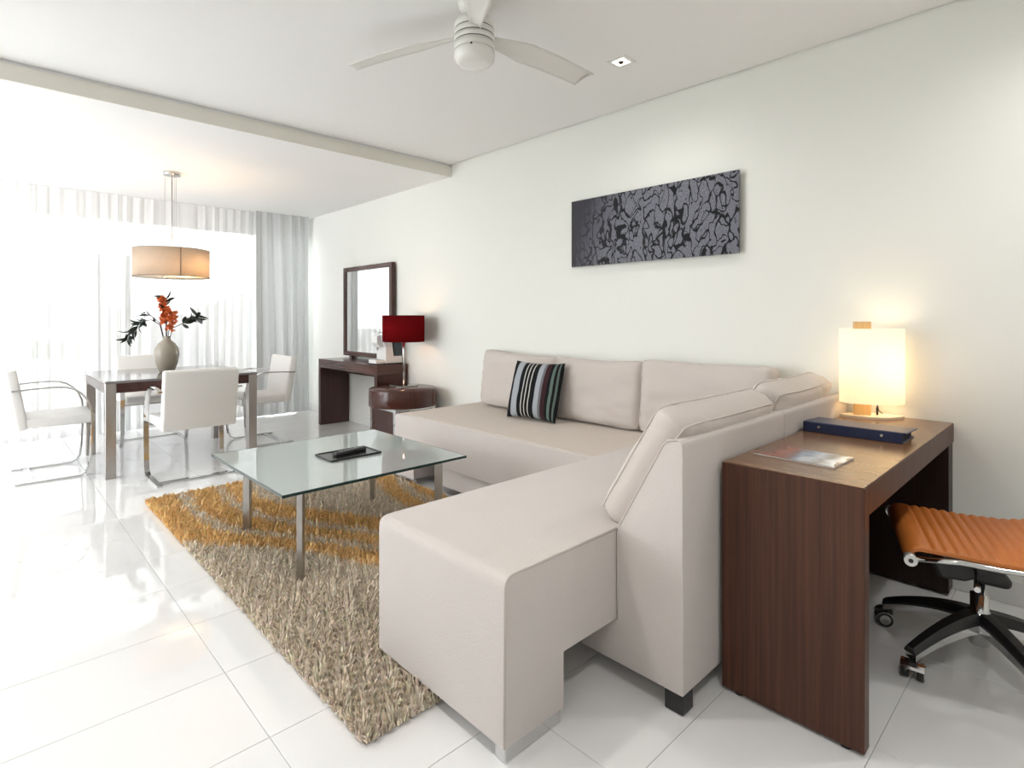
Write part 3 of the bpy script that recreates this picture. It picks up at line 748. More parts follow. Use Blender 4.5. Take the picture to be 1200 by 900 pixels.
# dark green polished edges
for x0, x1, y0, y1 in ((0.942, 1.958, 2.412, 2.415), (0.942, 1.958, 3.415, 3.418), (0.942, 0.945, 2.415, 3.415), (1.955, 1.958, 2.415, 3.415)):
    b = B(); box(b, x0, x1, y0, y1, 0.447, 0.460); obj('polished_edge', b, M_edge, top)
for x, y, wv_ in ((1.065, 2.51, 0.030), (1.838, 2.51, 0.040), (1.865, 3.27, 0.026), (1.095, 3.30, 0.040)):
    b = B(); a_ = math.atan2(y-2.91, x-1.45)
    Mx = Matrix.Translation((x, y, 0)) @ Matrix.Rotation(a_, 4, 'Z')
    box(b, -wv_/2, wv_/2, -0.014, 0.014, 0.011, 0.440, 0.002, 1, Mx); lg = obj('leg', b, M_steel, ct)
    b = B(); lathe(b, [(0, 0.440), (0.020, 0.440), (0.020, 0.4474), (0, 0.4474)], x, y, 20); obj('glass_mount', b, M_steel, lg)
# tray and remote
tr = thing('tray', 'flat dark tray on the glass coffee table', 'tray', (1.49, 2.88, 0.46))
b = B(); box(b, 1.345, 1.645, 2.785, 2.985, 0.4605, 0.467, 0.002, 1); obj('base', b, mat('tray lacquer', (0.02, 0.02, 0.022), 0.25), tr)
b = B()
for x0, x1, y0, y1 in ((1.345, 1.645, 2.785, 2.793), (1.345, 1.645, 2.977, 2.985), (1.345, 1.353, 2.793, 2.977), (1.637, 1.645, 2.793, 2.977)): box(b, x0, x1, y0, y1, 0.467, 0.4705)
obj('rim', b, MATS['tray lacquer'], tr)
rm = thing('remote_control', 'slim black remote control lying on the dark tray', 'remote control', (1.50, 2.88, 0.4672))
rm.rotation_euler.z = R(8)
b = B(); box(b, -0.10, 0.10, -0.022, 0.022, 0, 0.022, 0.008, 3); body = obj('body', b, M_blackplastic, rm, True, world=False)
M_btn = mat('remote button', (0.25, 0.25, 0.26), 0.5)
for k in range(6):
    for q in (-0.011, 0.0, 0.011):
        b = B(); box(b, -0.065+k*0.02, -0.055+k*0.02, q-0.003, q+0.003, 0.0218, 0.0235); obj('button', b, M_btn, body, world=False)

# ------------------------------------------------------------------ dining table
X0, X1, Y0, Y1 = 0.69, 1.79, 5.15, 6.25
dt = thing('dining_table', 'square dark wood dining table with brushed steel legs', 'table', ((X0+X1)/2, (Y0+Y1)/2, 0))
b = B(); box(b, X0, X1, Y0, Y1, 0.722, 0.742, 0.002, 1); obj('table_top', b, M_dtop, dt)
for x0, x1, y0, y1 in ((X0+.07, X1-.07, Y0, Y0+.025), (X0+.07, X1-.07, Y1-.025, Y1), (X0, X0+.025, Y0+.07, Y1-.07), (X1-.025, X1, Y0+.07, Y1-.07)):
    b = B(); box(b, x0, x1, y0, y1, 0.650, 0.7215); obj('apron', b, M_dtable, dt)
for x in (X0, X1-0.07):
    for y in (Y0, Y1-0.07):
        b = B(); box(b, x, x+0.07, y, y+0.07, 0.001, 0.7215, 0.002, 1); obj('leg', b, M_steel, dt)

# ------------------------------------------------------------------ dining chairs
def make_chair():
    t = thing('dining_chair', '', 'chair')
    G_ = 'white leather dining chairs around the table'; t['group'] = G_
    b = B(); box(b, -0.25, 0.25, -0.165, 0.262, 0.400, 0.475, 0.018, 3); obj('seat', b, M_leather, t, True)
    b = B()
    Mx = Matrix.Translation((0, -0.168, 0.392)) @ Matrix.Rotation(R(9.0), 4, 'X')
    box(b, -0.255, 0.255, -0.035, 0.035, 0, 0.452, 0.018, 3, Mx); obj('backrest', b, M_leather, t, True)
    path = [(-.232, .688), (-.10, .697), (.02, .700), (.08, .694), (.13, .674), (.175, .636), (.21, .585), (.232, .525), (.24, .45), (.236, .30), (.227, .12), (.218, .065), (.20, .028), (.165, .010), (.11, .0075), (-.215, .0075)]
    for s in (-1, 1):
        b = B(); xa, xb = sorted((s*0.252, s*0.287)); ribbon(b, path, xa, xb, 0.012); obj('arm_frame', b, M_chrome, t)
    b = B(); box(b, -0.25, 0.25, -0.15, -0.11, 0.0022, 0.0128); obj('crossbar', b, M_chrome, t)
    b = B(); box(b, -0.25, 0.25, 0.205, 0.235, 0.388, 0.400); obj('seat_rail', b, M_steel, t)
    return t
chair0 = make_chair()
for k, (x, y, rz, lab) in enumerate((
        (1.215, 4.875, 0, 'white leather chrome dining chair with its back to the coffee table'),
        (0.405, 5.70, -90, 'white leather chrome dining chair at the far left, seen from the side'),
        (1.25, 6.56, 180, 'white leather chrome dining chair behind the vase, nearest the curtain'),
        (2.035, 5.76, 90, 'white leather chrome dining chair in front of the grey drape'))):
    c = chair0 if k == 0 else copy_tree(chair0)
    c.location = (x, y, 0.0); c.rotation_euler.z = R(rz); c['label'] = lab

# ------------------------------------------------------------------ vase and branches
vx, vy, vz = 1.205, 5.68, 0.7425
vase = obj('vase', lathe(B(), [(0, vz), (0.050, vz), (0.062, vz+0.01), (0.088, vz+0.09), (0.098, vz+0.16), (0.092, vz+0.21), (0.065, vz+0.255), (0.034, vz+0.285), (0.026, vz+0.305), (0.030, vz+0.318), (0.024, vz+0.318), (0.021, vz+0.295), (0.03, vz+0.27), (0, vz+0.20)], vx, vy, 40), mat('olive grey glaze', (0.33, 0.29, 0.235), 0.12, var=(6, 0.08)), smooth=True)
tag(vase, 'olive grey glazed bottle vase on the dining table', 'vase')
M_bleaf = mat('dark green leaf', (0.012, 0.02, 0.012), 0.45); M_stem = mat('dark twig', (0.03, 0.018, 0.012), 0.7)
M_flow = mat('burnt orange petal', (0.62, 0.13, 0.03), 0.6, var=(60, 0.35))
th = R(YAW); RT = Vector((math.cos(th), -math.sin(th), 0)); FW = Vector((math.sin(th), math.cos(th), 0))
neck = Vector((vx, vy, vz+0.30))
def leaf(bm, p, d, ln, wd, rnd):
    d = d.normalized(); s = d.cross(Vector((rnd.uniform(-1, 1), rnd.uniform(-1, 1), rnd.uniform(-1, 1)))).normalized()
    n = d.cross(s); v = []
    for f, w_, c in ((0, .1, 0), (.25, .9, .06), (.55, 1, .08), (.8, .6, .03), (1, .02, -.05)):
        q = p + d*ln*f + n*ln*c
        v.append((bm.verts.new(q-s*wd*w_/2), bm.verts.new(q+s*wd*w_/2)))
    for a_, b_ in zip(v, v[1:]): bm.faces.new((a_[0], a_[1], b_[1], b_[0]))
def branch(path, nleaf, seed, label, ln=0.092):
    """path points are (right, up, away) offsets in metres from the vase neck"""
    rnd = random.Random(seed)
    t = thing('leafy_branch', label, 'branch', neck-Vector((0, 0, 0.15)))
    P = [neck-Vector((0, 0, 0.12))] + [neck+RT*a_+Vector((0, 0, u))+FW*c for a_, u, c in path]
    b = B(); tube(b, P, [0.0035]*(len(P)-1)+[0.0012], 6); obj('stem', b, M_stem, t)
    for k in range(nleaf):
        s = 0.30+0.70*(k+0.5)/nleaf; f = s*(len(P)-2)+1; i = min(int(f), len(P)-2); q = P[i].lerp(P[i+1], f-i)
        d = (P[i+1]-P[i]).normalized() + Vector((rnd.uniform(-1, 1), rnd.uniform(-1, 1), rnd.uniform(-1.1, 0.6)))*1.25
        b = B(); leaf(b, q, d, ln*rnd.uniform(0.8, 1.35), 0.027*rnd.uniform(0.8, 1.2), rnd); obj('leaf', b, M_bleaf, t)
branch([(-0.06, .12, 0), (-0.16, .165, .03), (-0.26, .14, .05), (-0.34, .06, .05), (-0.385, -.01, .05)], 34, 1, 'drooping dark leafy branch reaching left out of the vase')
branch([(-0.03, .13, -.04), (-0.10, .20, -.06), (-0.17, .215, -.08)], 8, 2, 'short dark leafy twig above the drooping branch in the vase')
branch([(0.05, .09, 0), (0.13, .13, .02), (0.21, .17, .03), (0.27, .19, .03)], 24, 3, 'dark leafy branch reaching right out of the vase')
branch([(-0.01, .20, 0), (-0.03, .30, .01), (0.0, .375, .01)], 8, 4, 'upright dark leafy twig at the top of the vase')
def spray(path, n, seed, label):
    rnd = random.Random(seed); t = thing('flower_spray', label, 'flowers', neck-Vector((0, 0, 0.15)), 'orange flower sprays in the vase')
    P = [neck-Vector((0, 0, 0.12))] + [neck+RT*a_+Vector((0, 0, u))+FW*c for a_, u, c in path]
    b = B(); tube(b, P, 0.003, 6); obj('stem', b, M_stem, t)
    for k in range(n):
        s = 0.25+0.75*k/(n-1); f = s*(len(P)-2)+1; i = min(int(f), len(P)-2); q = P[i].lerp(P[i+1], f-i)
        q += Vector((rnd.uniform(-1, 1), rnd.uniform(-1, 1), rnd.uniform(-1, 1)))*0.034*(1.15-0.5*s)
        b = B()
        for m in range(5):
            d = Vector((rnd.uniform(-1, 1), rnd.uniform(-1, 1), rnd.uniform(-1, 1)))
            leaf(b, q, d, 0.034, 0.024, rnd)
        obj('blossom', b, M_flow, t)
spray([(0.005, .10, 0), (-0.015, .22, 0), (-0.045, .345, 0)], 34, 7, 'tallest spray of burnt orange blossoms in the vase')
spray([(0.03, .06, -.02), (0.06, .15, -.02), (0.055, .235, -.02)], 30, 8, 'shorter spray of burnt orange blossoms on the right of the vase')

# ------------------------------------------------------------------ console table, mirror, coffee machine
cx0, cx1, cy0, cy1 = 2.825, 3.175, 4.87, 6.17
t = thing('console_table', 'dark mahogany console table under the framed mirror', 'console table', ((cx0+cx1)/2, (cy0+cy1)/2, 0))
b = B(); box(b, cx0, cx1, cy0, cy1, 0.655, 0.755, 0.002, 1); obj('table_top', b, M_dark_y, t)
for y in (cy0, cy1-0.055):
    b = B(); box(b, cx0, cx1, y, y+0.055, 0.001, 0.6545, 0.002, 1); obj('side_panel', b, M_dark_v, t)
b = B(); box(b, cx1-0.03, cx1-0.005, cy0+0.055, cy1-0.055, 0.575, 0.6545); obj('back_rail', b, M_dark_y, t)

my0, my1, mz0, mz1, mx = 5.09, 6.16, 0.785, 1.81, 3.125
t = thing('mirror', 'large mirror in a dark mahogany frame standing on the console table', 'mirror', (mx+0.02, (my0+my1)/2, 0.756))
M_frame_y = wood('frame rail', (0.20, 0.105, 0.075), (0.30, 0.17, 0.12), 'y', 0.25)
b = B(); box(b, mx, mx+0.045, my0, my0+0.055, mz0, mz1, 0.002, 1); obj('frame_stile', b, M_dark_v, t)
b = B(); box(b, mx, mx+0.045, my1-0.055, my1, mz0, mz1, 0.002, 1); obj('frame_stile', b, M_dark_v, t)
for z in (mz0, mz1-0.05):
    b = B(); box(b, mx, mx+0.045, my0+0.055, my1-0.055, z, z+0.05); obj('frame_rail', b, M_dark_y, t)
b = B(); box(b, mx+0.012, mx+0.02, my0+0.054, my1-0.054, mz0+0.049, mz1-0.049); obj('glass', b, M_mirror, t)
for y in (my0+0.15, my1-0.2):
    b = B(); box(b, mx, mx+0.04, y, y+0.05, 0.756, mz0); obj('foot', b, M_dark_v, t)

# capsule coffee machine, seen from its side, front towards the room
qx, qy = 2.85, 5.005
t = thing('coffee_machine', 'white capsule coffee machine with a smoky water tank on the console', 'coffee machine', (qx+0.15, qy, 0.756))
M_mach = mat('machine white', (0.80, 0.80, 0.79), 0.3); M_tank = mat('smoky tank', (0.03, 0.05, 0.06), 0.08); M_mgrey = mat('machine grey', (0.45, 0.46, 0.47), 0.35)
b = B(); box(b, qx-0.005, qx+0.295, qy-0.105, qy+0.105, 0.756, 0.766, 0.003, 1); obj('base_mat', b, M_blackplastic, t)
b = B(); prism(b, [(qx+0.10, 0.766), (qx+0.29, 0.766), (qx+0.29, 0.835), (qx+0.195, 0.835), (qx+0.165, 1.055), (qx+0.06, 1.055), (qx+0.075, 0.98), (qx+0.10, 0.93)], 'y', qy-0.09, qy+0.09, 0.006, 2); body = obj('body', b, M_mach, t)
b = B(); box(b, qx, qx+0.10, qy-0.075, qy+0.075, 0.766, 0.800, 0.006, 2); obj('drip_tray', b, M_mach, t)
b = B(); box(b, qx+0.006, qx+0.094, qy-0.065, qy+0.065, 0.800, 0.803); obj('drip_grid', b, M_mgrey, t)
b = B(); prism(b, [(qx+0.055, 0.93), (qx+0.098, 0.93), (qx+0.075, 0.98), (qx+0.06, 1.05), (qx+0.02, 1.04), (qx+0.02, 0.97)], 'y', qy-0.055, qy+0.055, 0.004, 2); obj('brew_head', b, M_mach, t)
b = B(); lathe(b, [(0, 0.90), (0.010, 0.90), (0.013, 0.931), (0, 0.931)], qx+0.06, qy, 14); obj('spout', b, M_mgrey, t)
b = B(); prism(b, [(qx+0.205, 0.836), (qx+0.288, 0.836), (qx+0.288, 1.02), (qx+0.18, 1.02)], 'y', qy-0.085, qy+0.085, 0.006, 2); tk = obj('water_tank', b, M_tank, t)
b = B(); box(b, qx+0.165, qx+0.292, qy-0.088, qy+0.088, 1.0205, 1.035, 0.004, 2); obj('tank_lid', b, M_mach, tk)
b = B(); tube(b, [(qx+0.10, qy-0.06, 1.056), (qx+0.12, qy-0.06, 1.075), (qx+0.16, qy-0.06, 1.075), (qx+0.17, qy, 1.075), (qx+0.16, qy+0.06, 1.075), (qx+0.12, qy+0.06, 1.075), (qx+0.10, qy+0.06, 1.056)], 0.006, 8); obj('lever', b, M_chrome, t)

# ------------------------------------------------------------------ round side table and red lamp
sx_, sy_ = 2.865, 4.47
t = thing('side_table', 'round dark mahogany drum side table at the end of the sofa', 'side table', (sx_, sy_, 0))
M_drum = wood('drum veneer', (0.045, 0.012, 0.009), (0.10, 0.032, 0.022), 'z', 0.2)
b = B(); lathe(b, [(0, 0.415), (0.308, 0.415), (0.310, 0.418), (0.310, 0.566), (0.308, 0.570), (0, 0.570)], sx_, sy_, 64)
drum = obj('drum_top', b, M_drum, t)
b = B(); lathe(b, [(0, 0.5702), (0.304, 0.5702), (0.304, 0.5722), (0, 0.5722)], sx_, sy_, 64); obj('top_veneer', b, M_dark_y, drum)
for (x0, x1, y0, y1) in ((-.215, -.175, -.2, .2), (.175, .215, -.2, .2)):
    pass
# square base with bright steel frame and dark panels
h_ = 0.20
for ix in (-1, 1):
    for iy in (-1, 1):
        b = B(); x, y = sx_+ix*h_, sy_+iy*h_; box(b, x-0.018, x+0.018, y-0.018, y+0.018, 0.001, 0.4148, 0.002, 1); obj('leg', b, M_chrome, t)
for s in (-1, 1):
    b = B(); box(b, sx_-h_+0.018, sx_+h_-0.018, sy_+s*h_-0.008, sy_+s*h_+0.008, 0.03, 0.385); obj('panel', b, M_dark_v, t)
    b = B(); box(b, sx_+s*h_-0.008, sx_+s*h_+0.008, sy_-h_+0.018, sy_+h_-0.018, 0.03, 0.385); obj('panel', b, M_dark_v, t)
    b = B(); box(b, sx_-h_+0.018, sx_+h_-0.018, sy_+s*h_-0.015, sy_+s*h_+0.015, 0.386, 0.4148); obj('rail', b, M_chrome, t)
    b = B(); box(b, sx_+s*h_-0.015, sx_+s*h_+0.015, sy_-h_+0.018, sy_+h_-0.018, 0.386, 0.4148); obj('rail', b, M_chrome, t)

lx, ly, lz = 2.93, 4.56, 0.5725
t = thing('table_lamp', 'table lamp with a dark red drum shade on the round side table', 'table lamp', (lx, ly, lz))
b = B(); box(b, lx-0.10, lx+0.10, ly-0.10, ly+0.10, lz, lz+0.014, 0.002, 1); obj('base', b, M_chrome, t)
b = B(); tube(b, [(lx, ly, lz+0.013), (lx, ly, 1.16)], 0.0095, 14); obj('pole', b, M_chrome, t)
M_red = fabric_shade('red shade cloth', (0.22, 0.010, 0.013), 0.45)
b = B(); lathe(b, [(0.196, 0.998), (0.198, 0.998), (0.198, 1.245), (0.196, 1.245), (0.196, 0.998)], lx, ly, 56); sh = obj('shade', b, M_red, t)
for z in (0.9965, 1.243):
    b = B(); lathe(b, [(0.1955, z), (0.199, z), (0.199, z+0.004), (0.1955, z+0.004), (0.1955, z)], lx, ly, 56); obj('binding', b, mat('dark red binding', (0.08, 0.006, 0.008), 0.7) if 'dark red binding' not in MATS else MATS['dark red binding'], sh)
b = B()
for k in range(3): a_ = R(120*k+30); tube(b, [(lx, ly, 1.155), (lx+0.195*math.cos(a_), ly+0.195*math.sin(a_), 1.235)], 0.003, 6)
obj('shade_spider', b, M_chrome, t)
b = B(); bmesh.ops.create_icosphere(b, subdivisions=2, radius=0.028, matrix=Matrix.Translation((lx, ly, 1.19))); obj('bulb', b, M_bulb, t, True)
lamp_light('red_lamp_light', (lx-0.05, ly-0.05, 1.12), 0.9, (1.0, 0.6, 0.35), 0.03, t)

# ------------------------------------------------------------------ desk
X0, X1, Y0, Y1 = 1.772, 3.175, 0.442, 0.852
dk = thing('desk', 'dark wood waterfall desk standing behind the sofa back', 'desk', ((X0+X1)/2, (Y0+Y1)/2, 0))
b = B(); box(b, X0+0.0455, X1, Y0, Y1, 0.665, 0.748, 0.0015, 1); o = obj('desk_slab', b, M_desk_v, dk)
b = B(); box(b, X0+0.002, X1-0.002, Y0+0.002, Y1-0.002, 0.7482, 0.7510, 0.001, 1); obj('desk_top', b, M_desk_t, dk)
b = B(); box(b, X0, X0+0.045, Y0, Y1, 0.012, 0.748, 0.0015, 1); obj('side_panel', b, M_desk_v, dk)
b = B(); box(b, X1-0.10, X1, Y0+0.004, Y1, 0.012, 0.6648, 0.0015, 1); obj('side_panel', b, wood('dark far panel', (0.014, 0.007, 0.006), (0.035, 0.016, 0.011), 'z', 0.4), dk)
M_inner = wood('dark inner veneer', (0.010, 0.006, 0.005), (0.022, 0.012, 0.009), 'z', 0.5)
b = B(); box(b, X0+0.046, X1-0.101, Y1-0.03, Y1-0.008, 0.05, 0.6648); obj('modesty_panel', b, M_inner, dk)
for x in (X0+0.022, X1-0.05):
    for y in (Y0+0.05, Y1-0.05):
        b = B(); lathe(b, [(0, 0.001), (0.015, 0.001), (0.015, 0.012), (0, 0.012)], x, y, 12); obj('glide', b, M_blackplastic, dk)
DZ = 0.7512
# desk lamp
lx, ly, la = 3.060, 0.735, R(-58)
t = thing('table_lamp', 'glowing cream oval table lamp with a wooden stem on the desk', 'table lamp', (lx, ly, DZ))
def lens(bm, L_, W_, z0, z1, n=20):
    pts = []
    for s in (1, -1):
        for i in range(n):
            u = -1+2*i/n; pts.append((s*u*L_/2, s*W_/2*(1-u*u)))
    prism(bm, pts, 'z', z0, z1, 0, 1, Matrix.Translation((lx, ly, 0)) @ Matrix.Rotation(la, 4, 'Z'))
M_cream = mat('cream lacquer', (0.72, 0.62, 0.46), 0.3); M_oak = wood('pale oak stem', (0.56, 0.36, 0.17), (0.70, 0.48, 0.25), 'z', 0.45)
Mr = Matrix.Translation((lx, ly, 0)) @ Matrix.Rotation(la, 4, 'Z')
b = B(); lens(b, 0.275, 0.14, DZ, DZ+0.012); obj('base', b, M_cream, t)
b = B(); box(b, -0.075, -0.005, -0.014, 0.014, DZ+0.0121, 1.205, 0.002, 1, Mr); obj('stem', b, M_oak, t)
M_lsh = fabric_shade('cream lamp cloth', (0.90, 0.84, 0.72), 0.45, ((1.0, 0.84, 0.58), 0.19))
b = B(); lathe(b, [(0.994, 0.822), (1.0, 0.822), (1.0, 1.172), (0.994, 1.172), (0.994, 0.822)], lx, ly, 56, 0.136, 0.085, la); sh = obj('shade', b, M_lsh, t)
b = B(); box(b, 0.02, 0.028, -0.004, 0.004, DZ+0.012, DZ+0.05, 0.001, 1, Mr); obj('switch', b, M_blackplastic, t)
b = B(); tube(b, [Mr @ Vector((0.024, 0.0, DZ+0.05)), Mr @ Vector((0.026, 0.01, DZ+0.075)), Mr @ Vector((0.04, 0.03, DZ+0.03)), Mr @ Vector((0.06, 0.04, DZ+0.014))], 0.0022, 6); obj('cable', b, M_blackplastic, t)
b = B()
for sgn in (-1, 1): tube(b, [Mr @ Vector((0, 0, 0.99)), Mr @ Vector((sgn*0.132, 0, 0.99))], 0.002, 6)
obj('shade_support', b, M_steel, t)
M_soft = emit('frosted bulb', (1.0, 0.80, 0.55), 2.5)
for z in (0.92, 1.00, 1.08):
    b = B(); bmesh.ops.create_icosphere(b, subdivisions=2, radius=0.022, matrix=Mr @ Matrix.Translation((0.035, 0, z))); obj('bulb', b, M_soft, t, True)
    lamp_light('desk_lamp_light', Mr @ Vector((0.035, 0.0, z)), 0.45, (1.0, 0.76, 0.46), 0.045, t)

# binder
t = thing('binder', 'navy blue leather folder with two steel studs on the desk', 'binder', (2.58, 0.67, DZ))
M_navy = mat('navy leather', (0.012, 0.022, 0.07), 0.38, bump=(240, 0.1)); M_page = mat('paper', (0.72, 0.71, 0.68), 0.8)
b = B(); box(b, 2.495, 2.68, 0.497, 0.845, DZ, DZ+0.005, 0.0015, 1); obj('cover', b, M_navy, t)
b = B(); prism(b, [(2.495, DZ+0.036), (2.68, DZ+0.030), (2.68, DZ+0.035), (2.495, DZ+0.042)], 'y', 0.487, 0.845, 0.001, 1); obj('cover', b, M_navy, t)
b = B(); box(b, 2.489, 2.4955, 0.497, 0.845, DZ, DZ+0.041, 0.002, 1); sp_ = obj('spine', b, M_navy, t)
b = B(); box(b, 2.50, 2.67, 0.505, 0.835, DZ+0.0055, DZ+0.029); obj('pages', b, mat('dark page block', (0.02, 0.025, 0.05), 0.8), t)
for y in (0.565, 0.785):
    b = B(); tube(b, [(2.4895, y, DZ+0.024), (2.4865, y, DZ+0.024)], 0.0055, 16); obj('stud', b, M_chrome, sp_)
# magazine
t = thing('magazine', 'glossy magazine with a blurred photo cover lying on the desk edge', 'magazine', (2.03, 0.69, DZ))
t.rotation_euler.z = R(-3)
M_mag = mat('magazine cover', (0.3, 0.25, 0.2), 0.2); nt = M_mag.node_tree; L = nt.links; p = nt.nodes['Principled BSDF']
tc = nt.nodes.new('ShaderNodeTexCoord'); sx = nt.nodes.new('ShaderNodeSeparateXYZ'); L.new(tc.outputs['Object'], sx.inputs[0])
nz = nt.nodes.new('ShaderNodeTexNoise'); nz.inputs['Scale'].default_value = 14; nz.inputs['Detail'].default_value = 3; L.new(tc.outputs['Object'], nz.inputs['Vector'])
ad = nt.nodes.new('ShaderNodeMath'); ad.operation = 'MULTIPLY_ADD'; ad.inputs[1].default_value = 0.12; L.new(nz.outputs['Fac'], ad.inputs[0]); L.new(sx.outputs['Y'], ad.inputs[2])
mr = nt.nodes.new('ShaderNodeMapRange'); mr.inputs[1].default_value = 0.19; mr.inputs[2].default_value = -0.07; L.new(ad.outputs[0], mr.inputs[0])
cr = nt.nodes.new('ShaderNodeValToRGB'); e = cr.color_ramp.elements
for q, c in ((0.0, (0.10, 0.08, 0.06)), (0.25, (0.30, 0.10, 0.07)), (0.42, (0.22, 0.13, 0.12)), (0.5, (0.20, 0.24, 0.32)), (0.62, (0.46, 0.50, 0.56)), (0.8, (0.30, 0.28, 0.26)), (1.0, (0.34, 0.26, 0.18))):
    k = e.new(q); k.color = (*c, 1)
L.new(mr.outputs[0], cr.inputs[0]); L.new(cr.outputs[0], p.inputs['Base Color'])
b = B(); box(b, -0.09, 0.09, -0.128, 0.128, 0.0, 0.004); obj('pages', b, M_page, t, world=False)
b = B(); box(b, -0.0905, 0.0905, -0.1285, 0.1285, 0.0041, 0.0052); obj('cover', b, M_mag, t, world=False)

# ------------------------------------------------------------------ office chair
hx, hy, hr = 2.565, 0.285, 18
oc = thing('office_chair', 'tan orange ribbed leather swivel chair pushed under the desk', 'office chair')
def ribbed(path, w_, rib, amp, th_, start=0.0):
    """padded sling along a (y, z) path, ribs across the width"""
    P = [Vector((p_[0], p_[1])) for p_ in path]; d = [0.0]
    for a_, b_ in zip(P, P[1:]): d.append(d[-1]+(b_-a_).length)
    n = int(d[-1]/rib*8); rows = []; bm = B()
    for i in range(n+1):
        s = d[-1]*i/n; k = max(j for j in range(len(d)) if d[j] <= s+1e-9); k = min(k, len(P)-2)
        f = (s-d[k])/(d[k+1]-d[k]); q = P[k].lerp(P[k+1], f)
        k0, k1 = max(0, k-1 if f < .5 else k), min(len(P)-1, k+1 if f < .5 else k+2)
        tg = (P[k1]-P[k0]).normalized(); nn = Vector((-tg.y, tg.x))
        if nn.y < 0 and abs(nn.y) > abs(nn.x): nn = -nn
        if abs(nn.x) >= abs(nn.y) and nn.x < 0: nn = -nn
        bump = amp*abs(math.sin(PI*s/rib))**0.6 if s > start else amp
        row = []
        for x, e_ in ((-w_/2, 0), (-w_/2+0.008, 1), (w_/2-0.008, 1), (w_/2, 0)):
            row.append(bm.verts.new((x, q.x+nn.x*(bump*e_), q.y+nn.y*(bump*e_))))
        for x in (w_/2, -w_/2):
            row.append(bm.verts.new((x, q.x-nn.x*th_, q.y-nn.y*th_)))
        rows.append(row)
    for r0, r1 in zip(rows, rows[1:]):
        for j in range(6): bm.faces.new((r0[j], r0[(j+1) % 6], r1[(j+1) % 6], r1[j])).smooth = j < 3
    bm.faces.new(rows[0]); bm.faces.new(rows[-1])
    return bm
def arc(c, r, a0, a1, n=8): return [(c[0]+r*math.cos(R(a0+(a1-a0)*i/n)), c[1]+r*math.sin(R(a0+(a1-a0)*i/n))) for i in range(n+1)]
seat_path = arc((0.205, 0.420), 0.035, -10, 85, 6) + [(0.10, 0.452), (0.0, 0.446), (-0.12, 0.447), (-0.185, 0.457)]
obj('seat_pad', ribbed(seat_path, 0.50, 0.031, 0.008, 0.010, 0.085), M_orange, oc, world=False)
back_path = [(-0.190, 0.459), (-0.222, 0.478), (-0.243, 0.51), (-0.262, 0.60), (-0.285, 0.75), (-0.325, 0.93)]
obj('back_pad', ribbed(back_path, 0.50, 0.031, 0.008, 0.010), M_orange, oc, world=False)
for s in (-1, 1):
    b = B(); tube(b, [(s*0.256, y, z) for y, z in [(0.235, 0.418), (0.10, 0.432), (0.0, 0.428), (-0.12, 0.430), (-0.19, 0.440), (-0.232, 0.462), (-0.256, 0.505), (-0.275, 0.60), (-0.30, 0.75), (-0.34, 0.93)]], 0.0085, 10); rl = obj('side_rail', b, M_chrome, oc, world=False)
    b = B(); tube(b, [(s*0.250, 0.235, 0.420), (s*0.280, 0.235, 0.420)], 0.019, 20); kn = obj('rail_knob', b, mat('cast aluminium', (0.72, 0.72, 0.70), 0.3, 0.6) if s < 0 else MATS['cast aluminium'], rl, world=False)
    b = B(); tube(b, [(s*0.2795, 0.235, 0.420), (s*0.2825, 0.235, 0.420)], 0.007, 12); obj('screw', b, M_blackmetal, kn, world=False)
b = B(); tube(b, [(-0.25, 0.235, 0.42), (0.25, 0.235, 0.42)], 0.010, 10); obj('front_spreader', b, M_blackmetal, oc, world=False)
b = B(); tube(b, [(-0.25, -0.14, 0.425), (0.25, -0.14, 0.425)], 0.010, 10); obj('rear_spreader', b, M_blackmetal, oc, world=False)
b = B(); prism(b, [(0.17, 0.395), (0.16, 0.425), (-0.16, 0.428), (-0.17, 0.405), (-0.05, 0.37), (0.06, 0.315), (0.13, 0.315)], 'x', -0.11, 0.11, 0.012, 2)
for y in (0.15, -0.13): box(b, -0.25, 0.25, y-0.012, y+0.012, 0.408, 0.424)
obj('tilt_mechanism', b, M_blackplastic, oc, world=False)
b = B(); prism(b, [(0.085, 0.375), (0.09, 0.345), (0.0, 0.292), (-0.075, 0.288), (-0.085, 0.315), (-0.03, 0.375)], 'x', -0.045, 0.045, 0.014, 3); obj('spring_cover', b, M_blackplastic, oc, world=False)
b = B(); tube(b, [(-0.05, 0.02, 0.365), (-0.20, 0.05, 0.36), (-0.235, 0.055, 0.358)], 0.005, 8); lv = obj('lever', b, M_blackmetal, oc, world=False)
b = B(); tube(b, [(-0.235, 0.055, 0.358), (-0.265, 0.06, 0.357)], 0.009, 10); obj('lever_grip', b, M_chrome, lv, world=False)
b = B(); lathe(b, [(0.0, 0.07), (0.030, 0.07), (0.030, 0.145), (0.036, 0.15), (0.036, 0.185), (0.027, 0.19), (0.027, 0.245), (0.016, 0.248), (0.016, 0.31), (0, 0.31)], 0, 0, 24); obj('gas_column', b, M_chrome, oc, world=False)
wheel = None
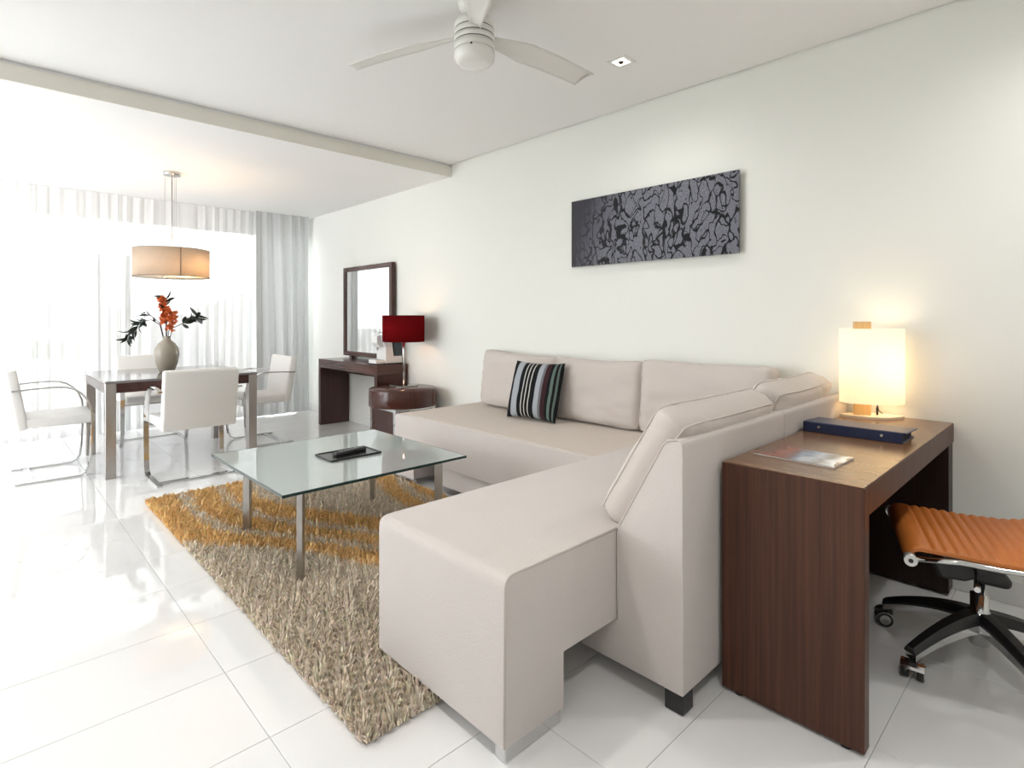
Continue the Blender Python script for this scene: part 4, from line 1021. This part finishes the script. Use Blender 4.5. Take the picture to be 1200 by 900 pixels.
for k in range(5):
    a_ = R(150-hr+72*k); Mx = Matrix.Rotation(a_, 4, 'Z')
    b = B(); n = 10; secs = []
    for i in range(n+1):
        s = i/n; r = 0.02+s*0.285
        zc = 0.152-0.074*s**1.8; hh = 0.030-0.012*s; ww = 0.030-0.010*s
        secs.append([b.verts.new(Mx @ Vector((r, y*ww, zc+z*hh))) for y, z in ((-1, -1), (1, -1), (1, 0.3), (0.55, 1), (-0.55, 1), (-1, 0.3))])
    for p0, p1 in zip(secs, secs[1:]):
        for j in range(6): b.faces.new((p0[j], p0[(j+1) % 6], p1[(j+1) % 6], p1[j]))
    b.faces.new(secs[0]); b.faces.new(secs[-1])
    arm = obj('base_arm', b, M_chrome, oc, world=False)
    b = B(); secs = []
    for i in range(n+1):
        s = i/n; r = 0.03+s*0.278; zc = 0.152-0.074*s**1.8; hh = 0.030-0.012*s; ww = 0.0303-0.010*s
        secs.append([b.verts.new(Mx @ Vector((r, y*ww, zc+z*hh))) for y, z in ((-1.04, 0.0), (1.04, 0.0), (1.05, 0.35), (0.60, 1.18), (-0.60, 1.18), (-1.05, 0.35))])
    for p0, p1 in zip(secs, secs[1:]):
        for j in range(6): b.faces.new((p0[j], p0[(j+1) % 6], p1[(j+1) % 6], p1[j]))
    b.faces.new(secs[0]); b.faces.new(secs[-1]); obj('arm_cover', b, M_blackplastic, arm, world=False)
    q = Mx @ Vector((0.292, 0, 0))
    sw = Matrix.Translation(q) @ Matrix.Rotation(a_+R(35), 4, 'Z')
    b = B(); tube(b, [q+Vector((0, 0, 0.045)), q+Vector((0, 0, 0.095))], 0.008, 10)
    box(b, -0.012, 0.040, -0.013, 0.013, 0.030, 0.062, 0.006, 2, sw)
    cs = obj('caster', b, M_blackplastic, oc, world=False)
    for s in (-1, 1):
        b = B(); p0 = sw @ Vector((0.018, s*0.012, 0.0285)); p1 = sw @ Vector((0.018, s*0.032, 0.0285)); tube(b, [p0, p1], 0.0275, 22); wl = obj('wheel', b, M_blackplastic, cs, world=False)
        p2 = sw @ Vector((0.018, s*0.033, 0.0285)); b = B(); tube(b, [p1, p2], [0.020, 0.018], 22)
        ob = obj('wheel', b, M_chrome, cs, world=False); ob.name = 'hub_cap'
    # chrome hood over the wheels
    b = B(); pts = arc((0, 0), 0.0305, 20, 160, 8); hood = [(0.018+p_[0], 0.0285+p_[1]) for p_ in pts] + [(0.018+0.0285*math.cos(R(160-140*i/8)), 0.0285+0.0285*math.sin(R(160-140*i/8))) for i in range(9)]
    prism(b, hood, 'y', -0.034, 0.034, 0, 1, sw); obj('hood', b, M_chrome, cs, world=False)
oc.location = (hx, hy, 0.001); oc.rotation_euler.z = R(hr)
